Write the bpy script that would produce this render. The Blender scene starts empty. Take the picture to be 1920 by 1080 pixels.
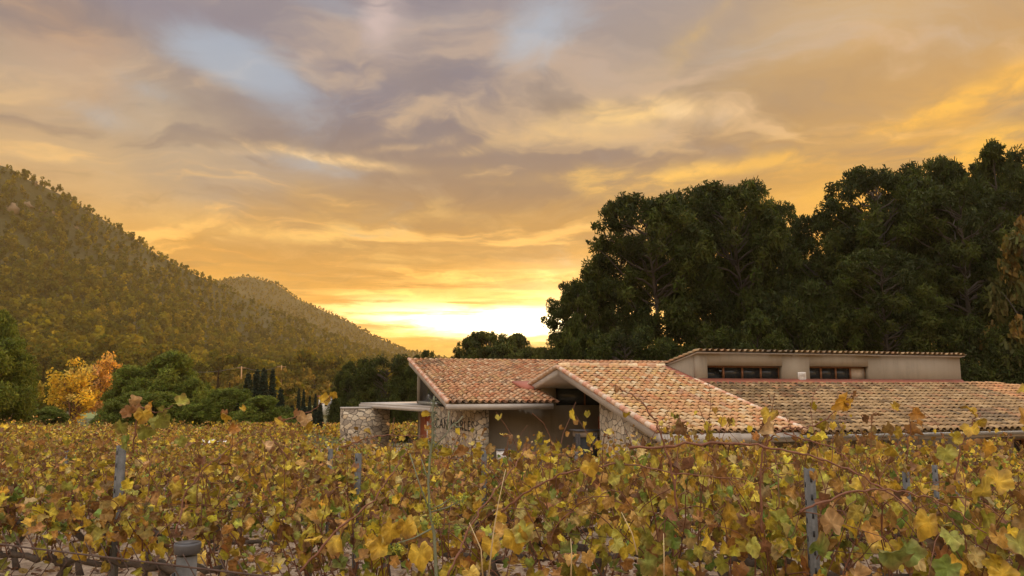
import bpy, math, random
import numpy as np
from mathutils import Vector, Matrix
S = bpy.context.scene
COL = S.collection
R = math.radians
# ------------------------------------------------------------------ camera
F = 1400.0; PITCH = math.atan(188 / 1400.0); CZ = 4.0
cd = bpy.data.cameras.new('camera'); cam = bpy.data.objects.new('camera', cd); COL.objects.link(cam)
cd.sensor_width = 36; cd.lens = 36 * F / 1920; cd.clip_start = 0.05; cd.clip_end = 6000
cam.location = (0, 0, CZ); cam.rotation_euler = (math.pi / 2 + PITCH, 0, 0); S.camera = cam
S.view_settings.view_transform = 'Standard'; S.view_settings.look = 'None'
S.view_settings.exposure = 0.0; S.view_settings.gamma = 1.0
try:
    S.cycles.use_denoising = True
    S.cycles.max_bounces = 7; S.cycles.diffuse_bounces = 2; S.cycles.transmission_bounces = 4
    S.cycles.volume_bounces = 0; S.cycles.transparent_max_bounces = 6
    S.cycles.sample_clamp_indirect = 6
except Exception:
    pass

def ray(px, py):
    k = (px - 960) / F; q = (540 - py) / F; c, s = math.cos(PITCH), math.sin(PITCH)
    return np.array([k, c - q * s, s + q * c])
def at(px, py, Y):
    d = ray(px, py); return d * (Y / d[1]) + np.array([0, 0, CZ])
def azel(px, py):
    d = ray(px, py); return math.degrees(math.atan2(d[0], d[1])), math.degrees(math.atan2(d[2], math.hypot(d[0], d[1])))

# ------------------------------------------------------------------ sun
SUN_AZ, SUN_EL = 33.0, 8.0
sl = bpy.data.lights.new('sun', 'SUN'); sl.energy = 5.0; sl.angle = R(3); sl.color = (1.0, 0.58, 0.17)
so = bpy.data.objects.new('sun', sl); COL.objects.link(so)
sd = Vector((math.sin(R(SUN_AZ)) * math.cos(R(SUN_EL)), math.cos(R(SUN_AZ)) * math.cos(R(SUN_EL)), math.sin(R(SUN_EL))))
so.rotation_euler = sd.to_track_quat('Z', 'Y').to_euler(); so.location = (0, 0, 60)

# ------------------------------------------------------------------ node expression helper
class X:
    def __init__(s, nt, sock): s.nt, s.s = nt, sock
    def _m(s, op, b=None, c=None):
        n = s.nt.nodes.new('ShaderNodeMath'); n.operation = op
        for i, v in enumerate((s, b, c)):
            if v is None: continue
            if isinstance(v, X): s.nt.links.new(v.s, n.inputs[i])
            else: n.inputs[i].default_value = v
        return X(s.nt, n.outputs[0])
    def __add__(s, o): return s._m('ADD', o)
    def __sub__(s, o): return s._m('SUBTRACT', o)
    def __mul__(s, o): return s._m('MULTIPLY', o)
    def __truediv__(s, o): return s._m('DIVIDE', o)
    __radd__ = __add__; __rmul__ = __mul__
    def __rsub__(s, o): return (s * -1.0) + o
    def clamp(s): 
        r = s._m('ADD', 0.0); r.s.node.use_clamp = True; return r
    def step(s, a, b):
        n = s.nt.nodes.new('ShaderNodeMapRange'); n.interpolation_type = 'SMOOTHSTEP'
        s.nt.links.new(s.s, n.inputs[0]); n.inputs[1].default_value = a; n.inputs[2].default_value = b
        return X(s.nt, n.outputs[0])
    def exp(s): return s._m('EXPONENT')
def mixc(nt, f, a, b, mode='MIX'):
    n = nt.nodes.new('ShaderNodeMix'); n.data_type = 'RGBA'; n.blend_type = mode
    for i, v in ((0, f), (6, a), (7, b)):
        if isinstance(v, X): nt.links.new(v.s, n.inputs[i])
        elif isinstance(v, tuple): n.inputs[i].default_value = (*v[:3], 1)
        else: n.inputs[i].default_value = v
    return X(nt, n.outputs[2])
def noise(nt, vec, scale, detail=4, rough=.55, dist=0.0, col=False, dim='3D'):
    n = nt.nodes.new('ShaderNodeTexNoise'); n.inputs['Scale'].default_value = scale
    n.inputs['Detail'].default_value = detail; n.inputs['Roughness'].default_value = rough; n.inputs['Distortion'].default_value = dist
    if vec is not None: nt.links.new(vec.s, n.inputs['Vector'])
    return X(nt, n.outputs['Color' if col else 'Fac'])
def ramp(nt, x, stops, interp='LINEAR'):
    n = nt.nodes.new('ShaderNodeValToRGB'); n.color_ramp.interpolation = interp
    el = n.color_ramp.elements
    while len(el) < len(stops): el.new(0.5)
    for e, (p, c) in zip(el, stops): e.position = p; e.color = (*c, 1)
    nt.links.new(x.s, n.inputs[0]); return X(nt, n.outputs[0])
def comb(nt, x, y, z):
    n = nt.nodes.new('ShaderNodeCombineXYZ')
    for i, v in enumerate((x, y, z)):
        if isinstance(v, X): nt.links.new(v.s, n.inputs[i])
        else: n.inputs[i].default_value = v
    return X(nt, n.outputs[0])

# ------------------------------------------------------------------ world: evening sky with lit cloud
def make_world():
    W = bpy.data.worlds.new('World'); S.world = W; W.use_nodes = True
    nt = W.node_tree; nt.nodes.clear()
    out = nt.nodes.new('ShaderNodeOutputWorld'); bg = nt.nodes.new('ShaderNodeBackground'); nt.links.new(bg.outputs[0], out.inputs[0])
    tc = nt.nodes.new('ShaderNodeTexCoord'); sp = nt.nodes.new('ShaderNodeSeparateXYZ'); nt.links.new(tc.outputs['Generated'], sp.inputs[0])
    x, y, z = (X(nt, sp.outputs[i]) for i in range(3))
    az = x._m('ARCTAN2', y) * (180 / math.pi)
    el = z._m('ARCSINE') * (180 / math.pi)
    zz = z._m('MAXIMUM', 0.0) + 0.13
    qx, qy = x / zz, y / zz
    # two slow wobbles bend every broad shape of the deck, so none has a clean outline
    P0 = comb(nt, qx, qy * .8, 0.0)
    wob = noise(nt, P0, 1.1, 5, .55, col=True); ws = nt.nodes.new('ShaderNodeSeparateColor'); nt.links.new(wob.s, ws.inputs[0])
    wa = (X(nt, ws.outputs[0]) - .5) * 26.0; we = (X(nt, ws.outputs[1]) - .5) * 11.0
    azw, elw = az + wa, el + we
    def G(px, py, wa_, we_, rot=0.0, A=None, Ev=None):
        a0, e0 = azel(px, py); da, de = (A or azw) - a0, (Ev or elw) - e0
        if rot:
            c, s = math.cos(R(rot)), math.sin(R(rot)); da, de = da * c + de * s, de * c - da * s
        da, de = da / wa_, de / we_
        return ((da * da + de * de) * -1.0).exp()
    def vma(v, k, w):
        n = nt.nodes.new('ShaderNodeVectorMath'); n.operation = 'MULTIPLY_ADD'; nt.links.new(v.s, n.inputs[0]); n.inputs[1].default_value = k; nt.links.new(w.s, n.inputs[2]); return X(nt, n.outputs[0])
    P1 = vma(wob, (.9, .9, 0), P0)
    mp = nt.nodes.new('ShaderNodeMapping'); nt.links.new(P1.s, mp.inputs[0]); mp.inputs['Rotation'].default_value = (0, 0, R(-24)); mp.inputs['Scale'].default_value = (.62, 1.35, 1); P2 = X(nt, mp.outputs[0])
    big = noise(nt, P2, .85, 10, .53)
    m2 = nt.nodes.new('ShaderNodeMapping'); nt.links.new(P2.s, m2.inputs[0]); m2.inputs['Location'].default_value = (.03, .16, 0)
    big2 = noise(nt, X(nt, m2.outputs[0]), .85, 10, .53)
    fine = noise(nt, P1, 3.4, 9, .6)
    relief = (big2 - big) * 8.0
    t = (el / 30.0).clamp()
    base = ramp(nt, t, [(0.0, (.95, .62, .19)), (.15, (.80, .445, .095)), (.33, (.66, .375, .105)), (.5, (.52, .33, .145)), (.68, (.43, .315, .205)), (.85, (.365, .30, .26)), (1.0, (.345, .30, .29))])
    def over(b, m, amt, col): return mixc(nt, (m * amt).clamp(), b, col)
    # broad regions of the deck
    base = over(base, G(1880, 300, 17, 7.0, 10), 1.0, (.86, .47, .065))
    base = over(base, G(1620, 110, 17, 7.5, 10), .75, (.53, .345, .165))
    base = over(base, G(1560, 20, 12, 2.6, 12), .6, (.70, .44, .16))
    base = over(base, G(180, 225, 13, 3.6, -4), .8, (.60, .47, .31))
    base = over(base, G(150, 300, 12, 2.8, -4), .6, (.66, .46, .25))
    base = over(base, G(20, 60, 4.2, 4.8), 1.0, (.64, .40, .22))
    base = over(base, G(300, 20, 10, 2.4), .9, (.345, .30, .29))
    base = over(base, G(650, 200, 13, 4.4, -10), .95, (.345, .30, .28))
    base = over(base, G(690, 255, 8, 1.7, -6), .6, (.29, .255, .24))
    base = over(base, G(1180, 120, 9, 2.6, 8), .55, (.37, .30, .235))
    base = over(base, G(900, 130, 5, 2.2, 0), .7, (.31, .275, .265))
    base = over(base, G(380, 300, 8, 1.2, -4), .45, (.40, .315, .23))
    base = over(base, G(1130, 260, 9, 1.9, 10), .75, (.46, .335, .22))
    base = over(base, G(560, 330, 9, 1.6, -6), .6, (.47, .375, .29))
    # noise in the deck: grey bellies, thin lit rims where it thins towards the sun
    hi = el.step(3, 16)
    base = over(base, big.step(.45, .60), hi * .70 + .16, mixc(nt, el.step(5, 24), (.53, .31, .11), (.295, .255, .245)))
    base = over(base, (.5 - big).step(.0, .16), .38, mixc(nt, el.step(5, 24), (.88, .56, .19), (.56, .46, .35)))
    base = over(base, relief.step(.12, .75), .80, mixc(nt, el.step(6, 27), (1.0, .62, .19), (.62, .455, .31)))
    base = over(base, (relief * -1.0).step(.12, .75), .52, mixc(nt, el.step(6, 22), (.52, .30, .10), (.275, .245, .235)))
    base = over(base, fine.step(.5, .72), .22, mixc(nt, el.step(4, 24), (.95, .62, .22), (.55, .46, .37)))
    base = over(base, (1.0 - fine).step(.5, .72), .20, mixc(nt, el.step(4, 24), (.58, .36, .13), (.34, .30, .28)))
    # long lit streaks and a ragged pale wisp
    rag = fine.step(.40, .60)
    for (px, py, a, e_, r, k, c) in ((560, 296, 6.5, .6, -8, 1.0, (.92, .63, .30)), (1000, 268, 5.5, .6, 7, 1.0, (.90, .60, .26)), (1180, 205, 5.0, .7, 12, 1.0, (.92, .62, .27)), (1290, 190, 2.6, .9, 4, 1.0, (.92, .65, .34)), (460, 285, 2.0, .5, -20, .8, (.90, .65, .36)), (1250, 330, 5, .5, 5, .8, (.90, .57, .18)), (710, 45, 1.6, 1.9, 50, .9, (.68, .52, .40)), (560, 105, 1.2, .5, 10, .9, (.72, .52, .34)),
                             (1120, 330, 9, .6, 3, .6, (.88, .56, .18)), (1640, 240, 13, .8, 9, .75, (.93, .56, .12)), (1820, 262, 9, 1.0, 9, .7, (.93, .57, .11)), (800, 262, 4.5, .5, 10, .7, (.78, .53, .27)), (1330, 40, 4.5, .8, 30, .7, (.72, .48, .20)), (620, 430, 10, .7, -2, .5, (.86, .58, .22)), (700, 225, 2.0, .6, 25, .6, (.72, .50, .29))):
        base = over(base, G(px, py, a, e_, r) * (rag * .9 + .25), k, c)
    base = over(base, G(800, 238, 3.2, .9, 8), .75, (.335, .275, .235))
    # high up and away from the sun the deck loses its gold and turns grey mauve
    cool = el.step(8, 22) * (1.0 - az.step(4, 34) * .75)
    base = mixc(nt, 1.0, base, mixc(nt, cool, (1.0, 1.0, 1.0), (.78, .86, 1.07)), 'MULTIPLY')
    # breaks in the cloud where clear sky shows
    sky = nt.nodes.new('ShaderNodeTexSky'); sky.sky_type = 'NISHITA'; sky.sun_disc = False
    sky.sun_elevation = R(SUN_EL); sky.sun_rotation = R(SUN_AZ); sky.air_density = 1.2; sky.dust_density = 2.0
    cm = nt.nodes.new('ShaderNodeMix'); cm.data_type = 'RGBA'; cm.blend_type = 'MULTIPLY'; cm.inputs[0].default_value = 1
    nt.links.new(sky.outputs[0], cm.inputs[6]); cm.inputs[7].default_value = (.1, .1, .1, 1)
    clear = mixc(nt, .85, X(nt, cm.outputs[2]), (.45, .54, .63))
    az4, el4 = az + wa * .38, el + we * .5
    gap = (G(390, 105, 5.5, 2.0, -8, az4, el4) * 1.0 + G(520, 170, 5.0, 2.8, -30, az4, el4) * .75 + G(1070, 15, 4.0, 3.2, 15, az4, el4) * .95 + G(980, 60, 3.0, 2.6, 0, az4, el4) * .5 + G(610, 0, 4, 1.3, -10, az4, el4) * .6
           + G(90, 205, 5, 1.0, -6, az4, el4) * .5 + G(600, 318, 4.5, .8, -6, az4, el4) * .6 + G(1320, 225, 2.4, 1.8, 40, az4, el4) * .45 + G(250, 165, 6, 1.0, -6, az4, el4) * .5)
    torn = noise(nt, P1, 2.1, 10, .62, .6)
    gapm = (gap * 1.15 - (torn - .40) * 3.0 * (1.0 - gap * .35)).step(-.05, 1.25)
    base = over(base, gapm, .66, clear)
    # thin bright streaks low over the hills and the glow round the veiled sun
    st = noise(nt, comb(nt, az * .05, el * .62, 3.0), 1.5, 7, .62, .4)
    st2 = noise(nt, comb(nt, az * .11, el * .5, 7.0), 1.6, 8, .65, .6)
    low = G(880, 590, 13, 3.0, 0, az, el) * (st.step(.47, .60) * 1.0 - st2.step(.5, .66) * .5)
    glow = G(985, 606, 4.3, .85, 0, az, el) * 2.9 + G(860, 602, 8.0, 1.15, -2, az, el) * (st.step(.40, .58) * 1.5 + .12) + G(1075, 575, 6.5, 3.2, 0, az, el) * .45
    glow = glow * (st2.step(.30, .60) * .65 + .45)
    wide = G(985, 620, 15, 4.6, 0, az, el) * .30
    def cscale(c, f):
        n = nt.nodes.new('ShaderNodeVectorMath'); n.operation = 'SCALE'; n.inputs[0].default_value = c; nt.links.new(f.s, n.inputs[3]); return X(nt, n.outputs[0])
    def cadd(a, b):
        n = nt.nodes.new('ShaderNodeVectorMath'); n.operation = 'ADD'; nt.links.new(a.s, n.inputs[0]); nt.links.new(b.s, n.inputs[1]); return X(nt, n.outputs[0])
    tot = cadd(cadd(cadd(base, cscale((1.0, .90, .64), glow)), cscale((.42, .30, .12), low)), cscale((.34, .23, .035), wide))
    gm = nt.nodes.new('ShaderNodeGamma'); nt.links.new(tot.s, gm.inputs[0]); gm.inputs[1].default_value = 1.32
    tot = mixc(nt, 1.0, X(nt, gm.outputs[0]), (1.36, 1.36, 1.38), 'MULTIPLY')
    # sky overhead and behind the camera is boosted as added, unseen fill light
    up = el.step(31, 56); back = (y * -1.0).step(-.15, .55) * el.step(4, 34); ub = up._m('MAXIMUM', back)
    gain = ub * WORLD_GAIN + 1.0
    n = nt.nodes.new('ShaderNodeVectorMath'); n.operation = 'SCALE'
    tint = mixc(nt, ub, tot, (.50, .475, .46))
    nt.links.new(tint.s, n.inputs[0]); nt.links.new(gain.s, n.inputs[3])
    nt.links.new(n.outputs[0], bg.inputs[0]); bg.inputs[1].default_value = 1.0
    W.cycles.sampling_method = 'MANUAL'; W.cycles.sample_map_resolution = 1024
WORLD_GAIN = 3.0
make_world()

# ------------------------------------------------------------------ materials
def mat(name):
    m = bpy.data.materials.new(name); m.use_nodes = True; nt = m.node_tree
    return m, nt, nt.nodes['Principled BSDF']
def link(nt, x, sock): nt.links.new(x.s, sock)
def bump(nt, h, b, strength=.4, dist=.01):
    n = nt.nodes.new('ShaderNodeBump'); n.inputs['Strength'].default_value = strength; n.inputs['Distance'].default_value = dist
    link(nt, h, n.inputs['Height']); nt.links.new(n.outputs[0], b.inputs['Normal'])
def objco(nt):
    tc = nt.nodes.new('ShaderNodeTexCoord'); return X(nt, tc.outputs['Object'])
def m_plain(name, c, rough=.7, metal=0.0, var=.25, scale=6.0, bs=.25):
    m, nt, b = mat(name); o = objco(nt)
    n = noise(nt, o, scale, 6, .6); n2 = noise(nt, o, scale * 7, 4, .6)
    f = (n * .7 + n2 * .3)
    lo = tuple(v * (1 - var) for v in c); hi = tuple(min(1, v * (1 + var)) for v in c)
    link(nt, ramp(nt, f, [(.3, lo), (.7, hi)]), b.inputs['Base Color'])
    b.inputs['Roughness'].default_value = rough; b.inputs['Metallic'].default_value = metal
    if bs: bump(nt, f, b, bs, .01)
    return m
def m_attr(name, rough=.75, trans=0.0, var=.2, scale=14., bs=.0, spec=.3):
    """colour comes from the mesh's own per-piece colour attribute (each leaf, each tile)"""
    m, nt, b = mat(name)
    a = nt.nodes.new('ShaderNodeVertexColor'); a.layer_name = 'col'
    o = objco(nt); n = noise(nt, o, scale, 4, .6)
    v = ramp(nt, n, [(.3, (1 - var,) * 3), (.7, (1 + var,) * 3)])
    c = mixc(nt, 1.0, X(nt, a.outputs[0]), v, 'MULTIPLY')
    link(nt, c, b.inputs['Base Color']); b.inputs['Roughness'].default_value = rough
    b.inputs['Specular IOR Level'].default_value = spec
    if bs: bump(nt, n, b, bs, .02)
    if trans:
        t = nt.nodes.new('ShaderNodeBsdfTranslucent'); link(nt, c, t.inputs['Color'])
        mx = nt.nodes.new('ShaderNodeMixShader'); mx.inputs[0].default_value = trans
        out = nt.nodes['Material Output']
        nt.links.new(b.outputs[0], mx.inputs[1]); nt.links.new(t.outputs[0], mx.inputs[2]); nt.links.new(mx.outputs[0], out.inputs[0])
    return m
def m_stone():
    m, nt, b = mat('rubble_stone'); o = objco(nt)
    mp = nt.nodes.new('ShaderNodeMapping'); nt.links.new(o.s, mp.inputs[0]); mp.inputs['Scale'].default_value = (1, 1, 1.35)
    w = noise(nt, X(nt, mp.outputs[0]), 3.0, 2, .5, col=True)
    vm = nt.nodes.new('ShaderNodeVectorMath'); vm.operation = 'MULTIPLY_ADD'; nt.links.new(w.s, vm.inputs[0]); vm.inputs[1].default_value = (.22, .22, .22); nt.links.new(mp.outputs[0], vm.inputs[2])
    vo = []
    for ft in ('F1', 'DISTANCE_TO_EDGE'):
        v = nt.nodes.new('ShaderNodeTexVoronoi'); v.feature = ft; v.inputs['Scale'].default_value = 3.5; v.inputs['Randomness'].default_value = .9
        nt.links.new(vm.outputs[0], v.inputs['Vector']); vo.append(v)
    sepc = nt.nodes.new('ShaderNodeSeparateColor'); nt.links.new(vo[0].outputs['Color'], sepc.inputs[0])
    c = ramp(nt, X(nt, sepc.outputs[0]), [(0, (.25, .20, .145)), (.35, (.40, .33, .235)), (.65, (.50, .415, .295)), (.85, (.46, .345, .21)), (1, (.60, .515, .385))])
    n = noise(nt, o, 18, 5, .65)
    c = mixc(nt, 1.0, c, ramp(nt, n, [(.3, (.75, .75, .75)), (.7, (1.2, 1.18, 1.15))]), 'MULTIPLY')
    e = X(nt, vo[1].outputs['Distance']).step(.01, .055)
    c = mixc(nt, e, (.10, .08, .06), c)
    link(nt, c, b.inputs['Base Color']); b.inputs['Roughness'].default_value = .9
    bump(nt, e * .8 + n * .3, b, .9, .04)
    return m
def m_ground():
    m, nt, b = mat('soil'); o = objco(nt)
    n = noise(nt, o, .35, 6, .6); n2 = noise(nt, o, 5, 6, .65); n3 = noise(nt, o, 40, 3, .6)
    n4 = noise(nt, o, 16, 5, .7)
    c = ramp(nt, n2 * .45 + n4 * .55, [(.32, (.11, .07, .045)), (.48, (.27, .19, .13)), (.57, (.40, .30, .21)), (.70, (.52, .41, .30))])
    c = mixc(nt, n3.step(.52, .62) * .5, c, (.22, .12, .05))
    c = mixc(nt, n.step(.5, .7) * .5, c, (.13, .14, .05))
    sp = nt.nodes.new('ShaderNodeSeparateXYZ'); nt.links.new(o.s, sp.inputs[0])
    field = (X(nt, sp.outputs[1]) + n * 8.0).step(50, 60)     # rough grass and scrub past the last vines
    c = mixc(nt, field, c, ramp(nt, n2, [(.3, (.035, .042, .012)), (.55, (.075, .075, .022)), (.75, (.13, .10, .035))]))
    link(nt, c, b.inputs['Base Color']); b.inputs['Roughness'].default_value = .95
    bump(nt, n2 * .6 + n3 * .4, b, .6, .05)
    return m
def m_hill():
    m, nt, b = mat('scrub_hillside'); o = objco(nt)
    n = noise(nt, o, .03, 7, .6); n2 = noise(nt, o, .25, 6, .65)
    c = ramp(nt, n * .5 + n2 * .5, [(.32, (.022, .02, .002)), (.52, (.036, .032, .003)), (.72, (.05, .04, .005)), (.86, (.08, .055, .016))])
    link(nt, c, b.inputs['Base Color']); b.inputs['Roughness'].default_value = .95
    bump(nt, n2, b, .8, 1.5)
    return m
def m_render():
    m, nt, b = mat('grey_render'); o = objco(nt)
    mp = nt.nodes.new('ShaderNodeMapping'); nt.links.new(o.s, mp.inputs[0]); mp.inputs['Scale'].default_value = (2.6, 2.6, .28)
    run = noise(nt, X(nt, mp.outputs[0]), 2.2, 6, .62); blot = noise(nt, o, .9, 6, .6); gr = noise(nt, o, 22, 4, .6)
    c = ramp(nt, run * .45 + blot * .4 + gr * .15, [(.30, (.185, .155, .115)), (.48, (.255, .215, .16)), (.62, (.275, .235, .178)), (.75, (.31, .27, .21))])
    link(nt, c, b.inputs['Base Color']); b.inputs['Roughness'].default_value = .92; bump(nt, gr * .6 + blot * .4, b, .25, .01)
    return m
def m_wood(name, c):
    m, nt, b = mat(name); o = objco(nt)
    mp = nt.nodes.new('ShaderNodeMapping'); nt.links.new(o.s, mp.inputs[0]); mp.inputs['Scale'].default_value = (9, 9, .8)
    n = noise(nt, X(nt, mp.outputs[0]), 4, 5, .6)
    link(nt, ramp(nt, n, [(.3, tuple(v * .7 for v in c)), (.7, tuple(v * 1.25 for v in c))]), b.inputs['Base Color']); b.inputs['Roughness'].default_value = .6
    return m
def m_glass(name, c=(.02, .023, .026)):
    m, nt, b = mat(name); n = noise(nt, objco(nt), 2.0, 3)
    link(nt, ramp(nt, n, [(.3, c), (.7, tuple(v * 1.6 for v in c))]), b.inputs['Base Color'])
    b.inputs['Roughness'].default_value = .14; b.inputs['Specular IOR Level'].default_value = .28
    return m
M = dict(
    concrete=m_plain('concrete', (.44, .40, .355), .85, var=.14, scale=2.2),
    render=m_render(),
    stone=m_stone(), soil=m_ground(), hill=m_hill(),
    tile=m_attr('clay_tile', .85, 0, .22, 10., .3, .2), pan=m_plain('clay_pan', (.17, .095, .06), .9, var=.35),
    flash=m_plain('red_flashing', (.36, .115, .07), .75, var=.2, scale=2.5),
    steel=m_plain('galvanised_steel', (.115, .112, .105), .8, .0, .5, 9.0), slot=m_plain('slot_shadow', (.03, .03, .03), .9),
    zinc=m_plain('zinc', (.42, .43, .42), .45, .7, .15), rust=m_plain('rusty_wire', (.075, .045, .032), .85, 0, .3, 20.),
    cap=m_plain('grey_plastic', (.075, .075, .08), .55, var=.2), wood=m_wood('brown_wood', (.20, .085, .035)), door=m_wood('red_wood', (.34, .075, .02)),
    glass=m_glass('window_glass'), board=m_plain('pale_board', (.36, .29, .22), .8, var=.12), white=m_plain('white_paint', (.74, .72, .68), .6, var=.08),
    letter=m_plain('black_letters', (.02, .018, .016), .6), dark=m_plain('dark_metal', (.03, .03, .03), .6),
    leaf=m_attr('vine_leaf', .55, .26, .34, 30., 0, .14), cane=m_plain('cane_bark', (.17, .07, .036), .8, var=.4, scale=25.), bark=m_plain('vine_bark', (.075, .055, .04), .95, var=.5, scale=22., bs=.8),
    pine=m_attr('pine_needles', .7, .32, .25, 1.5, 0, .2), trunk=m_plain('pine_bark', (.062, .047, .036), .95, var=.45, scale=4., bs=.6),
    forest=m_attr('forest_needles', .7, .48, .25, .3, 0, .1), gold=m_attr('gold_leaves', .7, .58, .2, 2., 0, .2), straw=m_plain('dry_stem', (.52, .40, .22), .8, var=.25), stem=m_plain('fennel_stem', (.15, .165, .10), .7, var=.25, scale=14.),
    pole=m_plain('timber_pole', (.42, .25, .12), .85, var=.3), plaster=m_plain('plaster', (.5, .42, .34), .85), ochre=m_plain('ochre_wall', (.42, .16, .06), .85),
    grass=m_plain('meadow', (.16, .19, .06), .95, var=.25, scale=.6), skin=m_plain('skin', (.45, .27, .19), .6), hair=m_plain('hair', (.015, .013, .015), .6),
    shirt=m_plain('grey_cloth', (.13, .125, .13), .9), green=m_plain('green_cloth', (.02, .06, .035), .9), blue=m_plain('blue_cloth', (.03, .04, .07), .9), rock=m_plain('cliff_rock', (.17, .115, .07), .95, var=.35, scale=.3, bs=.8),
)

# ------------------------------------------------------------------ mesh building
class MB:
    def __init__(s): s.v = []; s.f = []; s.m = []; s.c = []; s.n = 0
    def add(s, V, faces, mi=0, col=None):
        V = np.asarray(V, float).reshape(-1, 3)
        s.v.append(V); o = s.n; s.n += len(V)
        s.f.append((faces if isinstance(faces, np.ndarray) else [tuple(i for i in f) for f in faces], o, mi))
        c = np.ones((len(V), 4)); 
        if col is not None:
            c[:, :3] = col
        s.c.append(c); return s
    def box(s, x0, x1, y0, y1, z0, z1, mi=0):
        return s.add([(x0, y0, z0), (x1, y0, z0), (x1, y1, z0), (x0, y1, z0), (x0, y0, z1), (x1, y0, z1), (x1, y1, z1), (x0, y1, z1)],
                     [(3, 2, 1, 0), (4, 5, 6, 7), (0, 1, 5, 4), (1, 2, 6, 5), (2, 3, 7, 6), (3, 0, 4, 7)], mi)
    def prism(s, pts, z0, z1, mi=0):
        """polygon pts (x,y) counter-clockwise; z0/z1 numbers or functions of x,y"""
        n = len(pts); g0 = z0 if callable(z0) else (lambda x, y: z0); g1 = z1 if callable(z1) else (lambda x, y: z1)
        V = [(x, y, g0(x, y)) for x, y in pts] + [(x, y, g1(x, y)) for x, y in pts]
        Fc = [tuple(range(n - 1, -1, -1)), tuple(range(n, 2 * n))] + [(i, (i + 1) % n, n + (i + 1) % n, n + i) for i in range(n)]
        return s.add(V, Fc, mi)
    def tube(s, pts, rad, k=6, mi=0, caps=True, col=None, ref=None):
        P = np.asarray(pts, float); n = len(P); rad = np.broadcast_to(np.asarray(rad, float), (n,))
        T = np.gradient(P, axis=0); T /= np.linalg.norm(T, axis=1)[:, None] + 1e-9
        ref = np.asarray(ref, float) if ref is not None else np.array([0, 0, 1.0]) if np.abs(T[:, 2]).max() < .97 else np.array([.83, .55, 0.05])
        A = np.cross(T, ref); A /= np.linalg.norm(A, axis=1)[:, None] + 1e-9; B = np.cross(T, A)
        th = np.arange(k) * 2 * math.pi / k
        V = P[:, None, :] + rad[:, None, None] * (np.cos(th)[None, :, None] * A[:, None, :] + np.sin(th)[None, :, None] * B[:, None, :])
        Fc = [(i * k + j, i * k + (j + 1) % k, (i + 1) * k + (j + 1) % k, (i + 1) * k + j) for i in range(n - 1) for j in range(k)]
        if caps: Fc += [tuple(range(k - 1, -1, -1)), tuple(range((n - 1) * k, n * k))]
        return s.add(V.reshape(-1, 3), Fc, mi, col)
    def inst(s, T, faces, P, Rm, sc, col, mi=0, warp=None):
        """copies of a template: T (k,3), faces (m,j) array; P (N,3), Rm (N,3,3), sc (N,) or (N,3), col (N,3) or (N,k,3)"""
        N = len(P); k = len(T); T = np.broadcast_to(T, (N, k, 3)) if warp is None else warp
        sc = np.asarray(sc, float); sc = sc[:, None, None] if sc.ndim == 1 else sc[:, None, :]
        V = np.einsum('nij,nkj->nki', Rm, T * sc) + P[:, None, :]
        Fc = (np.asarray(faces)[None] + (np.arange(N) * k)[:, None, None]).reshape(-1, np.asarray(faces).shape[1])
        c = np.repeat(col, k, axis=0) if col.ndim == 2 else col.reshape(-1, 3)
        return s.add(V.reshape(-1, 3), Fc, mi, c)
    def mesh(s, name, mats, smooth=False):
        me = bpy.data.meshes.new(name)
        V = np.concatenate(s.v); tot = []; li = []; mi = []
        for Fc, o, m in s.f:
            if isinstance(Fc, np.ndarray):
                li.append((Fc + o).ravel()); tot.append(np.full(len(Fc), Fc.shape[1])); mi.append(np.full(len(Fc), m))
            else:
                li.append(np.array([i + o for f in Fc for i in f])); tot.append(np.array([len(f) for f in Fc])); mi.append(np.full(len(Fc), m))
        li = np.concatenate(li).astype(np.int32); tot = np.concatenate(tot).astype(np.int32); mi = np.concatenate(mi).astype(np.int32)
        me.vertices.add(len(V)); me.vertices.foreach_set('co', V.ravel().astype(np.float32))
        me.loops.add(len(li)); me.loops.foreach_set('vertex_index', li)
        me.polygons.add(len(tot)); st = np.concatenate(([0], np.cumsum(tot)[:-1])).astype(np.int32)
        me.polygons.foreach_set('loop_start', st)
        try: me.polygons.foreach_set('loop_total', tot)
        except Exception: pass
        for m in (mats if isinstance(mats, (list, tuple)) else [mats]): me.materials.append(M[m])
        me.polygons.foreach_set('material_index', mi)
        if smooth: me.polygons.foreach_set('use_smooth', np.ones(len(tot), bool))
        a = me.color_attributes.new('col', 'FLOAT_COLOR', 'POINT'); a.data.foreach_set('color', np.concatenate(s.c).ravel().astype(np.float32))
        me.update(calc_edges=True); me.validate()
        return me
    def build(s, name, mats, parent=None, smooth=False, loc=None):
        o = bpy.data.objects.new(name, s.mesh(name, mats, smooth)); COL.objects.link(o)
        if parent is not None: o.parent = parent
        if loc is not None: o.location = loc
        return o
def tag(o, label, cat, group=None):
    o['label'] = label; o['category'] = cat
    if group: o['group'] = group
    return o
def kind(o, k): o['kind'] = k; return o
def empty(name, loc, rz=0.0):
    o = bpy.data.objects.new(name, None); COL.objects.link(o); o.location = loc; o.rotation_euler = (0, 0, rz); o.empty_display_size = .3; return o
def addmesh(name, me, parent=None):
    o = bpy.data.objects.new(name, me); COL.objects.link(o)
    if parent is not None: o.parent = parent
    return o
def unit(v): return v / (np.linalg.norm(v, axis=-1, keepdims=True) + 1e-9)
def frames(n, t):
    """rotation matrices with z = n and y = t made perpendicular"""
    n = unit(n); t = unit(t - (t * n).sum(1)[:, None] * n); x = np.cross(t, n)
    return np.stack([x, t, n], axis=2)

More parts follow.
